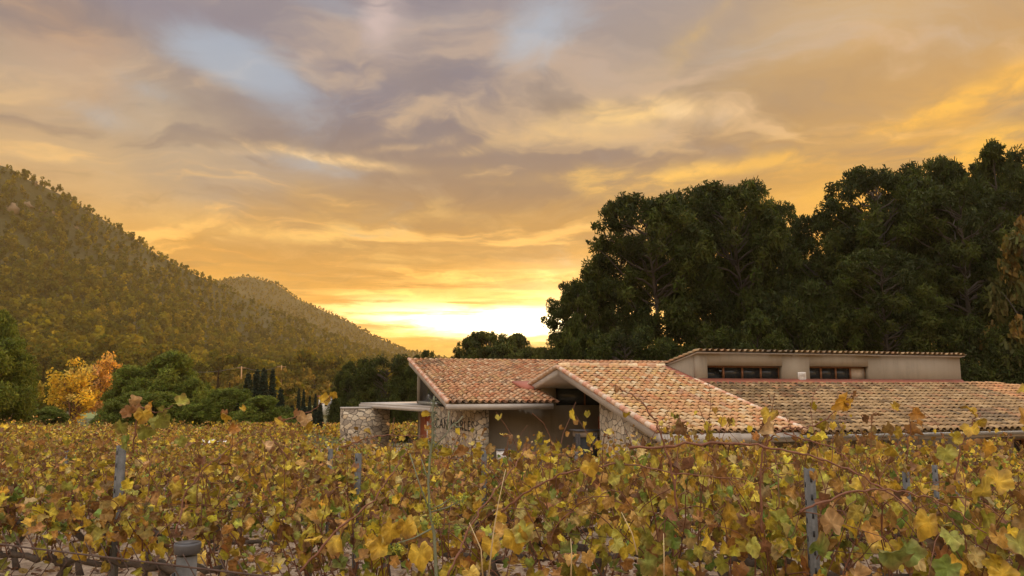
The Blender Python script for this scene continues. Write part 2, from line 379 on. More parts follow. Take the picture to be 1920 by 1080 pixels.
# ------------------------------------------------------------------ ground
RQ = (.342, .94)      # across the vine rows
QS = [-60, 2.9, 3.7, 4.95, 7.15, 9.35, 11.55, 15, 20, 27, 45, 80, 5000]; ZS = [2.4, 2.38, 2.2, 1.92, 1.71, 1.60, 1.42, 1.27, 1.05, .75, .1, 0, 0]
def gz(x, y): return np.interp(np.asarray(x) * RQ[0] + np.asarray(y) * RQ[1], QS, ZS)
def grid_mesh(xs, ys, zf):
    XX, YY = np.meshgrid(xs, ys); ZZ = zf(XX, YY); V = np.stack([XX, YY, ZZ], 2).reshape(-1, 3); nx, ny = len(xs), len(ys)
    i, j = np.meshgrid(np.arange(nx - 1), np.arange(ny - 1)); b = (j * nx + i).ravel()
    return V, np.stack([b, b + 1, b + nx + 1, b + nx], 1)
xs = np.concatenate([np.linspace(-1350, -60, 30), np.linspace(-55, 55, 111), np.linspace(60, 1350, 30)])
ys = np.concatenate([np.linspace(-300, -12, 12), np.linspace(-10, 90, 126), np.linspace(95, 1400, 40)])
rs = np.random.RandomState(3)
V, Fc = grid_mesh(xs, ys, lambda x, y: gz(x, y) + (np.sin(x * 2.1 + np.sin(y * 1.7)) * np.sin(y * 2.6 + 1.3 * np.sin(x))) * .03 * (abs(x) < 60))
kind(MB().add(V, Fc).build('ground', 'soil', smooth=True), 'structure')

# ------------------------------------------------------------------ hills
def ridge(pts, Y):
    P = np.array([at(px, py, Y) for px, py in pts]); return P[:, 0], P[:, 2]
HP = [(at(px, py, 430 + .22 * max(px, 0)), 430 + .22 * max(px, 0)) for px, py in [(-260, 270), (-120, 280), (0, 303), (100, 352), (200, 412), (300, 476), (400, 528), (440, 549), (560, 600), (680, 651), (760, 676), (830, 693), (980, 718), (1200, 726)]]
HX, HZ, HY = (np.array([p[0][0] for p in HP]), np.array([p[0][2] for p in HP]), np.array([p[1] for p in HP]))
def fbm(x, y, sc, oct=5, seed=0):
    out = 0; a = 1
    for i in range(oct):
        s = seed + i * 7.3; out = out + a * np.sin(x / sc * 1.9 + 1.7 * np.sin(y / sc * 1.3 + s) + s) * np.sin(y / sc * 2.1 + 1.4 * np.sin(x / sc * 1.1 - s)); a *= .5; sc *= .53
    return out
def hill_z(x, y):
    c = np.interp(x, HX, HY) + 10 * fbm(x, y * 0, 90, 3); h = np.interp(x, HX, HZ); f = np.interp(x, [-330, -150, -40, 60], [180, 185, 235, 300]); t = np.clip((y - f) / (c - f), 0, 1)
    z = h * (t ** 1.12) + fbm(x, y, 60, 4, 2) * 2.6 * np.sin(t * math.pi) * np.clip(h / 60, .1, 1)
    gul = (np.abs(np.sin(x * .022 + y * .008)) ** .6 - .6) * 19 * np.sin(t * math.pi) * np.clip(h / 90, 0, 1)
    z = z + gul
    back = np.clip((y - c) / 260, 0, 1); return np.where(y > c, h * (1 - back * .9), z) - 1.0
V, Fc = grid_mesh(np.linspace(-620, 140, 130), np.linspace(176, 1000, 130), hill_z)
kind(MB().add(V, Fc).build('hill', 'hill', smooth=True), 'structure')
H2X, H2Z = ridge([(200, 640), (330, 560), (400, 528), (430, 521), (465, 516), (520, 530), (560, 560), (600, 577), (650, 600), (700, 628), (760, 655), (840, 672), (1000, 700), (1300, 722)], 980)
def hill2_z(x, y):
    h = np.interp(x, H2X, H2Z); t = np.clip((y - 620) / 360, 0, 1); b = np.clip((y - 980) / 260, 0, 1)
    return h * np.where(y > 980, 1 - b, t) + fbm(x, y, 60, 4, 5) * 3 * np.sin(t * math.pi) - 1
V, Fc = grid_mesh(np.linspace(-680, 300, 100), np.linspace(620, 1240, 60), hill2_z)
kind(MB().add(V, Fc).build('distant_hill', 'hill', smooth=True), 'structure')

# ------------------------------------------------------------------ the farmhouse, in its own axes (u along the front, v into the depth)
HA = R(17); HU = np.array([math.cos(HA), math.sin(HA)]); HV = np.array([-math.sin(HA), math.cos(HA)])
U0, V0, ZF = 12.0, 24.0, 0.7
def hw(u, v): return U0 * 0 + u * HU[0] + v * HV[0], u * HU[1] + v * HV[1]
def L(u, v, z): return (u - U0, v - V0, z - ZF)
hx, hy = hw(U0, V0)
house = tag(empty('farmhouse', (hx, hy, ZF), HA), 'low grey farmhouse with stone walls and several clay tiled roofs behind the vineyard', 'house')
def hbox(mb, u0, u1, v0, v1, z0, z1, mi=0):
    a = L(u0, v0, z0); b = L(u1, v1, z1); mb.box(a[0], b[0], a[1], b[1], a[2], b[2], mi)
def hprism(mb, pts, z0, z1, mi=0):
    f0 = z0 if callable(z0) else (lambda u, v: z0); f1 = z1 if callable(z1) else (lambda u, v: z1)
    mb.prism([(u - U0, v - V0) for u, v in pts], lambda x, y: f0(x + U0, y + V0) - ZF, lambda x, y: f1(x + U0, y + V0) - ZF, mi)
PAL = {
 'rose': [((.47, .25, .155), 4), ((.52, .31, .20), 4), ((.55, .37, .26), 3.5), ((.43, .20, .12), 1.4), ((.50, .33, .19), 2), ((.34, .23, .17), .8), ((.58, .44, .33), 1.2)],
 'warm': [((.54, .32, .19), 4), ((.56, .37, .22), 4), ((.59, .45, .31), 3.5), ((.50, .25, .14), 2), ((.57, .39, .20), 3), ((.46, .28, .20), 1.2), ((.63, .53, .40), 1.6)],
 'tan': [((.42, .30, .18), 4), ((.37, .26, .16), 4), ((.26, .19, .13), 1.2), ((.48, .35, .22), 3), ((.44, .26, .16), 2), ((.31, .22, .15), 2), ((.52, .40, .27), .8)],
}
PAL = {k: [((c[0] * g, c[1] * .94 * g, c[2] * .78 * g), w) for c, w in v] for (k, v), g in zip(PAL.items(), (.98, .96, .84))}
def roof(name, u0, u1, ve, ze, vr, zr, thick, pal, keep=None, slab=None, seed=0, label=None, ru=None, darkf=None):
    """a tiled pitch: eave line at (ve,ze), upper line at (vr,zr); cover tiles over a corrugated pan sheet over a concrete slab"""
    rs = np.random.RandomState(seed); mb = MB()
    pz = lambda u, v: ze + (zr - ze) * (v - ve) / (vr - ve)
    pts = slab or ([(u0, ve), (u1, ve), (u1, vr), (u0, vr)] if vr > ve else [(u0, vr), (u1, vr), (u1, ve), (u0, ve)])
    hprism(mb, pts, lambda u, v: pz(u, v) - thick, lambda u, v: pz(u, v) - .07, 0)
    Ls = math.hypot(vr - ve, zr - ze); ex = (vr - ve) / Ls; ez = (zr - ze) / Ls     # unit vector up the slope
    nrm = np.array([0, -ez * np.sign(ex), abs(ex)]); up = np.array([0, ex, ez])
    pitch = .236; ncol = int((u1 - u0) / pitch); nrow = int(Ls / .335)
    pal_c = np.array([p[0] for p in PAL[pal]]); pal_w = np.array([p[1] for p in PAL[pal]]); pal_w = pal_w / pal_w.sum()
    th = np.linspace(0, math.pi, 7); ring = np.stack([-np.cos(th), np.sin(th)], 1)
    T = []
    for (yy, r, h) in ((-.045, .098, .052), (.40, .078, .012)):
        for a, b in ring: T.append((a * r, yy, h + b * r * .92 - .02))
    for (a, b) in ring: T.append((a * .082, -.045, .052 + b * .082 * .92 - .024))
    T = np.array(T); fq = [(i, i + 1, 8 + i, 7 + i) for i in range(6)] + [(14 + i, 15 + i, i + 1, i) for i in range(6)]
    P = []; C = []; Rm = []
    for i in range(ncol):
        u = u0 + (i + .5) * (u1 - u0) / ncol
        for j in range(nrow):
            s = j * Ls / nrow; v = ve + ex * s
            if keep and not keep(u, v + .15 * np.sign(ex)): continue
            P.append((u - U0 + rs.normal(0, .006), v - V0, pz(u, v) - ZF + rs.normal(0, .004)))
            c = pal_c[rs.choice(len(pal_c), p=pal_w)] * rs.uniform(.88, 1.1)
            d = fbm(u * 1.0, v * 1.0, 2.2, 3, seed) + rs.normal(0, .35)
            if pal != 'warm' and d > .95: c = c * .5 + np.array((.04, .036, .03))
            if darkf: c = c * darkf(u, v, rs)
            C.append(c); ya = rs.normal(0, .03); ca, sa = math.cos(ya), math.sin(ya)
            x = np.array([1.0, 0, 0]); Rm.append(np.stack([x * ca + up * sa, up * ca - x * sa, nrm], 1))
    # pans: one concave strip per column, cut where the tiles stop
    P = np.array(P); C = np.array(C)
    mb.inst(T, np.array(fq), P, np.array(Rm), np.ones(len(P)), C, 1)
    Tp = np.array([(-.118, -.02, .03), (-.05, -.02, -.015), (.05, -.02, -.015), (.118, -.02, .03), (-.118, .35, .03), (-.05, .35, -.015), (.05, .35, -.015), (.118, .35, .03)])
    P2 = P.copy(); P2[:, 0] += pitch / 2
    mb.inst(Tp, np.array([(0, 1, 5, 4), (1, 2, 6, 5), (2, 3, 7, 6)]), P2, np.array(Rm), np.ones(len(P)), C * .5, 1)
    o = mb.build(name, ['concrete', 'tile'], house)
    if label: o['label'] = label
    return o, pz
def ridge_caps(parent, u0, u1, v, z, pal, seed, along_v=None):
    rs = np.random.RandomState(seed); mb = MB(); pc = np.array([p[0] for p in PAL[pal]])
    th = np.linspace(-.25, math.pi + .25, 8); n = int((u1 - u0) / .36)
    for i in range(n):
        a = u0 + i * (u1 - u0) / n; b = a + (u1 - u0) / n + .05; Vv = []
        for (uu, r, dz) in ((a, .105, .0), (b, .125, .012)):
            for t in th: Vv.append(L(uu, v + math.cos(t) * r, z + dz + math.sin(t) * r * .9))
        mb.add(Vv, [(k, k + 8, k + 9, k + 1) for k in range(7)], 0, pc[rs.randint(len(pc))] * rs.uniform(.9, 1.15))
    return mb.build('ridge_tile', 'tile', parent)
UL, UR = 9.41, 13.66; VE = 17.6; VRG = 25.2
# left block
VR_L = 34.7
lroof, lz = roof('tiled_roof', 5.56, 19.0, 26.0, 3.50, VR_L, 5.34, .27, 'rose', lambda u, v: not (u > 9.65 and v < 28.7), [(5.60, 26.03), (9.55, 26.03), (9.55, 28.75), (19.0, 28.75), (19.0, VR_L), (5.60, VR_L)], 1, 'rose coloured clay tiled roof')
# centre block: long front pitch, short rear pitch
croof, cz = roof('tiled_roof', UL, UR, VE, 2.86, VRG, 4.76, .30, 'warm', None, None, 2, 'orange and cream clay tiled roof')
croof2, cz2 = roof('tiled_roof', UL, 19.0, 29.3, 3.96, VRG, 4.76, .30, 'warm', None, None, 3)
ridge_caps(croof, UL, UR - .05, VRG, 4.80, 'warm', 4)
# right wing
VW = 17.72; VC = 23.01
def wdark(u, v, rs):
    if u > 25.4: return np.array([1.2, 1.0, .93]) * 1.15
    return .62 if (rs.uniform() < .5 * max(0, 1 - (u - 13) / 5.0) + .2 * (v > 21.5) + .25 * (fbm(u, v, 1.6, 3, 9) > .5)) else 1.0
HIPU, HIPV = 27.2, 31.5
hip = lambda u: VC + .1 if u < HIPU else VC + .1 - (u - HIPU) * .62
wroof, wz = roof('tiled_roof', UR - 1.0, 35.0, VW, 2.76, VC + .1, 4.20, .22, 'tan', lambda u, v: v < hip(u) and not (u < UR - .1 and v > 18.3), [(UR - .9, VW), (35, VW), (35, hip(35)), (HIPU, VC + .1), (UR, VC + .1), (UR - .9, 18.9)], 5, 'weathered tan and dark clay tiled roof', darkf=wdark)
mb = MB(); Vv = []
for k in range(26):      # hip and verge tiles that finish the centre pitch along its right edge
    v = VE + .1 + k * (VC - VE) / 25
    mb.tube([L(UR + .05, v - .2, cz(0, v - .2) + .035), L(UR + .05, v + .2, cz(0, v + .2) + .015)], [.10, .08], 7, 0, True, np.array([(.62, .40, .26), (.68, .55, .42), (.55, .27, .17)][k % 3]))
mb.build('verge_tile', 'tile', croof)
mb = MB()
for k in range(24):
    v = VRG - .15 - k * (VRG - VE - .2) / 24
    mb.tube([L(UL - .02, v - .2, cz(0, v - .2) + .02), L(UL - .02, v + .2, cz(0, v + .2) + .0)], [.09, .075], 7, 0, True, np.array([(.60, .38, .25), (.66, .52, .40), (.58, .30, .2)][k % 3]) * .95)
for k in range(11):
    v = VRG + .15 + k * .34
    mb.tube([L(UL - .02, v - .2, cz2(0, v - .2) + .0), L(UL - .02, v + .2, cz2(0, v + .2) + .02)], [.075, .09], 7, 0, True, np.array([(.55, .42, .3), (.5, .36, .25)][k % 2]))
mb.build('verge_tile', 'tile', croof)
mb = MB()
for k in range(26):
    v = VR_L - .15 - k * (VR_L - 26.1) / 26
    mb.tube([L(5.60, v - .2, lz(0, v - .2) + .02), L(5.60, v + .2, lz(0, v + .2))], [.09, .075], 7, 0, True, np.array([(.55, .33, .23), (.6, .42, .31), (.5, .26, .17)][k % 3]))
mb.build('verge_tile', 'tile', lroof)
# red flashings
mb = MB()
hprism(mb, [(UR + .12, VC - .24), (25.45, VC - .24), (25.45, VC - .004), (UR + .12, VC - .004)], lambda u, v: wz(u, v) - .02, lambda u, v: wz(u, v) + .05 + (v - VC + .24) * .5)
mb.build('flashing', 'flash', wroof)
mb = MB(); hprism(mb, [(UR - .16, VC - .2), (UR + .12, VC - .2), (UR + .12, VRG + .1), (UR - .16, VRG + .1)], lambda u, v: cz(u, v) - .03, lambda u, v: cz(u, v) + .10)
mb.build('flashing', 'flash', croof)
mb = MB(); hprism(mb, [(9.0, 27.8), (9.72, 27.8), (9.72, 28.95), (8.85, 28.95)], lambda u, v: lz(u, v) + .02, lambda u, v: lz(u, v) + .17)
mb.build('flashing', 'flash', lroof)
# eave beam of the left block and the centre fascia
mb = MB(); hbox(mb, 5.56, 9.50, 25.98, 26.28, 3.27, 3.44); mb.build('eave_beam', 'concrete', house)
mb = MB(); hbox(mb, UL + .02, 11.75, VE - .03, VE + .22, 2.55, 2.82); mb.build('eave_beam', 'concrete', house)
# clerestory
CB, CT = 4.18, 5.20
clz = lambda u, v: CT - .165 * (v - VC)
w1 = (14.15, 17.22, 4.27, 4.79); w2 = (18.38, 21.02, 4.27, 4.80); CR = 25.42
mb = MB(); t = .26
for (a, b, z0, z1) in ((UR + .1, w1[0], 3.9, CT), (w1[1], w2[0], 3.9, CT), (w2[1], CR, 3.9, CT), (w1[0], w1[1], 3.9, w1[2]), (w2[0], w2[1], 3.9, w2[2]), (w1[0], w1[1], w1[3], CT), (w2[0], w2[1], w2[3], CT)):
    hbox(mb, a, b, VC, VC + t, z0, z1)
for (a, b) in ((UR + .1, UR + .1 + t), (CR - t, CR)):
    hprism(mb, [(a, VC + t), (b, VC + t), (b, 30), (a, 30)], 3.4, clz)
hbox(mb, UR + .1, CR, 30, 30.2, 3.0, clz(0, 30))
mb.build('clerestory_wall', 'render', house)
roof('clerestory_roof', UR + .02, CR + .1, 30.0, clz(0, 30) + .09, VC - .16, CT + .10, .06, 'tan', None, None, 7)
o = bpy.data.objects['clerestory_roof']
def window(u0, u1, z0, z1, v, n, special=None):
    fr = MB(); w = .06
    hbox(fr, u0, u1, v, v + .07, z1 - w, z1); hbox(fr, u0, u1, v, v + .07, z0, z0 + w)
    for k in range(n + 1):
        c = u0 + (u1 - u0) * k / n; a = max(u0, c - w / 2); b = min(u1, c + w / 2); hbox(fr, a, b, v - .004, v + .074, z0 + w, z1 - w)
    fo = fr.build('window', 'wood', house)
    for k in range(n):
        a = u0 + (u1 - u0) * k / n + w / 2 + .002; b = u0 + (u1 - u0) * (k + 1) / n - w / 2 - .002
        p = MB()
        if special == ('open', k):
            za, zb = z0 + w, z1 - w
            p.add([L(a, v + .02, za), L(b, v + .02, za), L(b, v + .30, zb), L(a, v + .30, zb), L(a, v + .04, za), L(b, v + .04, za), L(b, v + .32, zb), L(a, v + .32, zb)], [(0, 1, 2, 3), (7, 6, 5, 4), (0, 4, 5, 1), (1, 5, 6, 2), (2, 6, 7, 3), (3, 7, 4, 0)])
            p.build('pane', 'glass', fo)['label'] = 'pane tilted open'
        elif special == ('board', k):
            hbox(p, a, b, v - .01, v + .03, z0 + w * .6, z1 - w); p.build('pane', 'board', fo)['label'] = 'pane covered by a pale board'
        else:
            hbox(p, a, b, v + .03, v + .045, z0 + w, z1 - w); p.build('pane', 'glass', fo)
    s = MB(); hbox(s, u0 - .02, u1 + .02, v - .26, v, z0 - .03, z0 - .001); s.build('sill', 'concrete', fo)
    return fo
window(w1[0], w1[1], w1[2], w1[3], VC + .2, 4, ('open', 0))
window(w2[0], w2[1], w2[2], w2[3], VC + .2, 4, ('board', 3))
mb = MB(); hbox(mb, 17.86, 18.2, VC - .02, VC - .001, 4.28, 4.58)
for k in range(6): hprism(mb, [(17.89, VC - .05), (18.17, VC - .05), (18.17, VC - .021), (17.89, VC - .021)], lambda u, v, k=k: 4.30 + k * .045 - (VC - .02 - v) * .5, lambda u, v, k=k: 4.325 + k * .045 - (VC - .02 - v) * .5)
mb.build('vent_louvre', 'white', house)
# right wing walls, gutter
mb = MB(); VF = 18.35
ops = [(14.75, 16.0, 1.2, 2.28), (22.2, 23.4, .7, 2.42), (27.0, 28.2, 1.2, 2.3)]
edges = [UR - 1.3] + [x for o_ in ops for x in o_[:2]] + [35.0]
for k in range(0, len(edges), 2): hbox(mb, edges[k], edges[k + 1], VF, VF + .3, 0, 2.62)
for (a, b, z0, z1) in ops:
    hbox(mb, a, b, VF, VF + .3, 0, z0); hbox(mb, a, b, VF, VF + .3, z1, 2.62)
hbox(mb, 34.7, 35.0, VF + .3, 32, 0, 2.7); hbox(mb, 19.0, 35.0, 36, 36.3, 0, 3.0)
hbox(mb, UL + .5, UR - 1.3, VF + .005, VF + .3, 0, 2.62)
mb.build('wall', 'render', house)
for (a, b, z0, z1) in ops: window(a + .002, b - .002, z0 + .03, z1 - .002, VF + .18, 2)
gpts = []
mb = MB(); th = np.linspace(math.pi, 2 * math.pi, 8); Vv = []
for u in (12.3, 35.0):
    for r in (.075, .068):
        for a in th: Vv.append(L(u, VW - .10 + math.cos(a) * r, 2.70 + math.sin(a) * r))
mb.add(Vv, [(k, k + 1, k + 17, k + 16) for k in range(7)] + [(k + 9, k + 8, k + 24, k + 25) for k in range(7)] + [(0, 16, 24, 8), (7, 15, 31, 23)] + [(k, k + 8, k + 9, k + 1) for k in range(7)])
mb.tube([L(12.3, VW - .175, 2.705), L(35, VW - .175, 2.705)], .014, 6)
g = mb.build('gutter', 'zinc', house)
mb = MB(); mb.tube([L(12.45, VW - .1, 2.64), L(12.45, VW - .05, 2.50), L(12.45, VF - .06, 2.3), L(12.45, VF - .06, .7)], .045, 8); mb.build('downpipe', 'zinc', g)
# stone walls
rs = np.random.RandomState(8)
def coping(mb, pts, z, h): hprism(mb, pts, z, z + h)
st = MB(); hprism(st, [(6.73, 26.5), (7.22, 26.5), (6.42, 30.3), (5.89, 30.3)], .2, lambda u, v: min(3.26, lz(u, v) - .28)); twall = st.build('stone_wall', 'stone', house)
twall['label'] = 'rubble stone wall carrying dark letters'
def w2h(x, y): return x * HU[0] + y * HU[1], x * HV[0] + y * HV[1]
pa, pb = w2h(*at(640, 765, 36.5)[:2]), w2h(*at(735, 765, 36.5)[:2])
st = MB(); hbox(st, pa[0], pb[0], pa[1] + .0, pa[1] + .55, .2, 3.02); s2 = st.build('stone_wall', 'stone', house); s2['label'] = 'free standing rubble stone wall under the canopy end'
cp = MB(); hbox(cp, pa[0] - .02, pb[0] - .9, pa[1] - .03, pa[1] + .57, 3.021, 3.09); cp.build('coping', 'concrete', s2)
st = MB(); hprism(st, [(9.72, 18.5), (10.15, 18.5), (10.15, 22.25), (9.72, 22.25)], .2, lambda u, v: cz(u, v) - .31); st.build('stone_wall', 'stone', house)['label'] = 'rubble stone wall under the sloping roof edge'
st = MB(); hbox(st, 11.77, 12.27, 17.75, 18.34, .2, 2.52); pier = st.build('stone_wall', 'stone', house); pier['label'] = 'narrow rubble stone pier at the roof step'
cp = MB(); hprism(cp, [(11.66, 17.68), (11.9, 17.6), (12.2, 17.62), (12.34, 17.74), (12.3, 18.34), (11.72, 18.34)], 2.521, lambda u, v: 2.63 + .03 * math.sin(u * 9)); cp.build('capstone', 'board', pier)
# lettering
def lettering(text, p0, p1, zb, h):
    cu = bpy.data.curves.new('lettering', 'FONT'); cu.body = text; cu.size = 1; cu.extrude = .006; cu.space_character = 1.18
    to = bpy.data.objects.new('lettering_source', cu); COL.objects.link(to)
    bpy.context.view_layer.update()
    me = bpy.data.meshes.new_from_object(to.evaluated_get(bpy.context.evaluated_depsgraph_get()))
    bpy.data.objects.remove(to)
    co = np.array([v.co[:] for v in me.vertices]); x0, x1 = co[:, 0].min(), co[:, 0].max()
    capH = .73
    a = np.array(L(*p0, 0))[:2]; b = np.array(L(*p1, 0))[:2]; d = (b - a); n = np.array([d[1], -d[0]]) / np.linalg.norm(d)
    sx = (co[:, 0] - x0) / (x1 - x0)
    for v, s_, c in zip(me.vertices, sx, co):
        p = a + d * s_ + n * (.012 + c[2]); v.co = (p[0], p[1], zb - ZF + c[1] / capH * h)
    me.materials.clear(); me.materials.append(M['letter']); return addmesh('lettering', me, twall)
def wl(f): return (5.89 + (6.73 - 5.89) * f, 30.3 + (26.5 - 30.3) * f)
lettering('CAN MARL\u00c8S', wl(.09), wl(.97), 2.44, .40)
# walls of the left block
mb = MB(); hbox(mb, 7.0, 13.2, 27.5, 27.75, 0, 3.34); hbox(mb, 7.0, 10.2, 27.5, 27.75, 3.34, 3.5); hbox(mb, 9.62, 10.2, 27.501, 27.75, 3.5, 4.03)
hbox(mb, 13.2, 13.45, VF + .3, 27.75, 0, 2.8); hbox(mb, 6.06, 6.3, 34.1, 34.7, .2, 3.3); hbox(mb, 6.06, 6.3, 30.3, 31.3, .2, 3.3); hbox(mb, 6.06, 6.3, 31.3, 34.1, 2.85, 3.3)
hbox(mb, 6.06, 19, 34.45, 34.65, .2, lz(0, 34.45) - .28)
hbox(mb, 6.0, 6.16, 34.36, 34.64, 3.3, 4.98)
mb.build('wall', 'render', house)
mb = MB(); hprism(mb, [(6.10, 30.3), (6.13, 30.3), (6.13, 34.36), (6.10, 34.36)], 3.42, lambda u, v: lz(u, v) - .29)
gw = mb.build('window', 'glass', house); gw['label'] = 'dark glazed gable above the canopy'
mb = MB(); hbox(mb, 6.0, 6.2, 30.32, 34.36, 3.3, 3.42); mb.build('sill', 'zinc', gw)
mb = MB(); hbox(mb, 10.2, 13.2, 27.6, 27.62, 3.345, 4.02); pw = mb.build('window', 'glass', house); pw['label'] = 'dark window band under the gable'
mb = MB(); hbox(mb, 10.2, 13.2, 27.55, 27.66, 4.02, 4.09); hbox(mb, 11.4, 11.46, 27.57, 27.66, 3.345, 4.02); mb.build('frame', 'wood', pw)
mb = MB(); hbox(mb, 6.08, 6.2, 31.302, 34.098, .7, 2.848); hbox(mb, 6.05, 6.079, 32.68, 32.72, .7, 2.84); dr = mb.build('door', 'door', house); dr['label'] = 'red brown timber door beside the stone wall'
mb = MB(); mb.tube([L(6.0, 31.9, 1.7), L(6.0, 31.9, 2.6)], .03, 8); mb.tube([L(6.0, 31.9, 1.8), L(6.08, 31.9, 1.8)], .02, 6); mb.tube([L(6.0, 31.9, 2.5), L(6.08, 31.9, 2.5)], .02, 6); mb.build('handle', 'white', dr)
mb = MB(); hbox(mb, 11.95, 12.9, 27.40, 27.497, .7, 2.9); dr = mb.build('door', 'door', house); mb = MB(); mb.tube([L(12.0, 27.34, 1.6), L(12.0, 27.34, 1.9)], .02, 6); mb.tube([L(12.0, 27.34, 1.75), L(12.0, 27.4, 1.75)], .015, 6); mb.build('handle', 'zinc', dr)
# canopy
fu, fv = w2h(*at(673, 764, 38.7)[:2]); bu, bv = w2h(*at(785, 752, 42)[:2])
mb = MB(); cpts = [(5.86, 30.35), (6.055, 30.35), (6.055, 34.75), (bu, 34.75), (bu, bv), (fu, fv)]
hprism(mb, cpts, 3.035, 3.20)
hprism(mb, [(5.93, 30.42), (6.05, 30.42), (6.05, 34.8), (bu - .05, 34.8), (bu - .05, bv - .06), (fu + .07, fv - .07)], 3.2005, 3.275)
mb.build('canopy', 'concrete', house)
# things standing in the porch
def hthing(name, u, v, z, label, cat):
    x, y = hw(u, v); return tag(empty(name, (x, y, z), HA), label, cat)
t = hthing('serving_cart', 10.05, 24.1, .7, 'tall dark cart with a flat grey top and pale cloths in the shady porch', 'cart')
MB().box(-.50, .50, -.35, .35, 1.86, 1.90).build('top', 'cap', t)
MB().box(-.40, .42, -.30, .30, 1.66, 1.859).build('band', 'board', t)
MB().box(-.38, .40, -.28, .28, .12, 1.659).build('cabinet', 'dark', t)
for sx in (-.3, .3):
    for sy in (-.2, .2): MB().tube([(sx - .02, sy, .06), (sx + .02, sy, .06)], .06, 12).build('wheel', 'dark', t)
for (x0, x1, z0) in ((-.58, -.40, 1.42), (.02, .22, 1.40)):
    mb = MB(); n = 7; Vv = []
    for i in range(n):
        for j in range(5): Vv.append((x0 + (x1 - x0) * i / (n - 1), -.36 - .015 * math.sin(i * 2.1 + j * .4) - .004 * j, 1.80 - (1.80 - z0) * j / 4))
    mb.add(Vv, [(i * 5 + j, i * 5 + j + 1, i * 5 + j + 6, i * 5 + j + 5) for i in range(n - 1) for j in range(4)])
    mb.build('cloth', 'shirt', t)
t = hthing('meter_box', 7.35, 24.95, .88, 'small white box on a short stand before the grey wall', 'box')
MB().box(-.24, .24, -.15, .15, .70, 1.02).build('box', 'white', t); MB().box(-.27, .27, -.18, .18, 1.021, 1.06).build('lid', 'cap', t); MB().tube([(0, 0, 0), (0, 0, .7)], .04, 8).build('leg', 'steel', t)

#VEG
# ------------------------------------------------------------------ trees
def card_T(a, b):      # a bent leaf card: two quads
    return np.array([(-a, 0, 0), (a, 0, 0), (-a, b * .5, a * .35), (a, b * .5, a * .35), (-a * .6, b, 0), (a * .6, b, 0)]), np.array([(0, 1, 3, 2), (2, 3, 5, 4)])
def quad_T(a, b): return np.array([(-a, -b, 0), (a, -b, 0), (a, b, 0), (-a, b, 0)]), np.array([(0, 1, 2, 3)])
def rot_rand(rs, n, upbias=0.0):
    nn = rs.normal(size=(n, 3)); nn[:, 2] += upbias; return frames(nn, rs.normal(size=(n, 3)))
def clump_points(rs, c, r, n, flat=.75, shell=.5):
    d = unit(rs.normal(size=(n, 3))); rr = rs.uniform(0, 1, n) ** shell
    return c + d * (rr * r)[:, None] * np.array([1, 1, flat]), d
def add_foliage(mb, rs, clumps, per, size, cols, flat=.75, upbias=.3, tpl=None, mi=0, jitter=.18, long=1.8):
    T, Fq = tpl or quad_T(.5, .5 * long)
    for (c, r) in clumps:
        n = max(6, int(per * (r ** 2)))
        P, d = clump_points(rs, np.asarray(c), r, n, flat)
        base = cols[rs.randint(len(cols))] * rs.uniform(.75, 1.25)
        C = base[None] * rs.uniform(1 - jitter * 2, 1 + jitter * 2, (n, 1)) * (1 + rs.normal(0, jitter * .35, (n, 3)))
        nn = rs.normal(size=(n, 3)) * .9 + d * .8; nn[:, 2] += upbias
        mb.inst(T, Fq, P, frames(nn, d + rs.normal(size=(n, 3)) * .7), size * rs.uniform(.6, 1.35, n), np.clip(C, .004, 1), mi)
def limb(mb, rs, a, b, r0, r1, sag=.1, n=5, mi=0):
    a, b = np.asarray(a, float), np.asarray(b, float); t = np.linspace(0, 1, n)[:, None]
    P = a + (b - a) * t; ln = np.linalg.norm(b - a); P[1:-1] += rs.normal(0, ln * .035, (n - 2, 3)); P[:, 2] -= np.sin(t[:, 0] * math.pi) * sag * ln
    mb.tube(P, np.linspace(r0, r1, n), 5, mi, False)
PINE_C = np.array([(.034, .045, .006), (.046, .059, .008), (.026, .035, .006), (.064, .075, .011)])
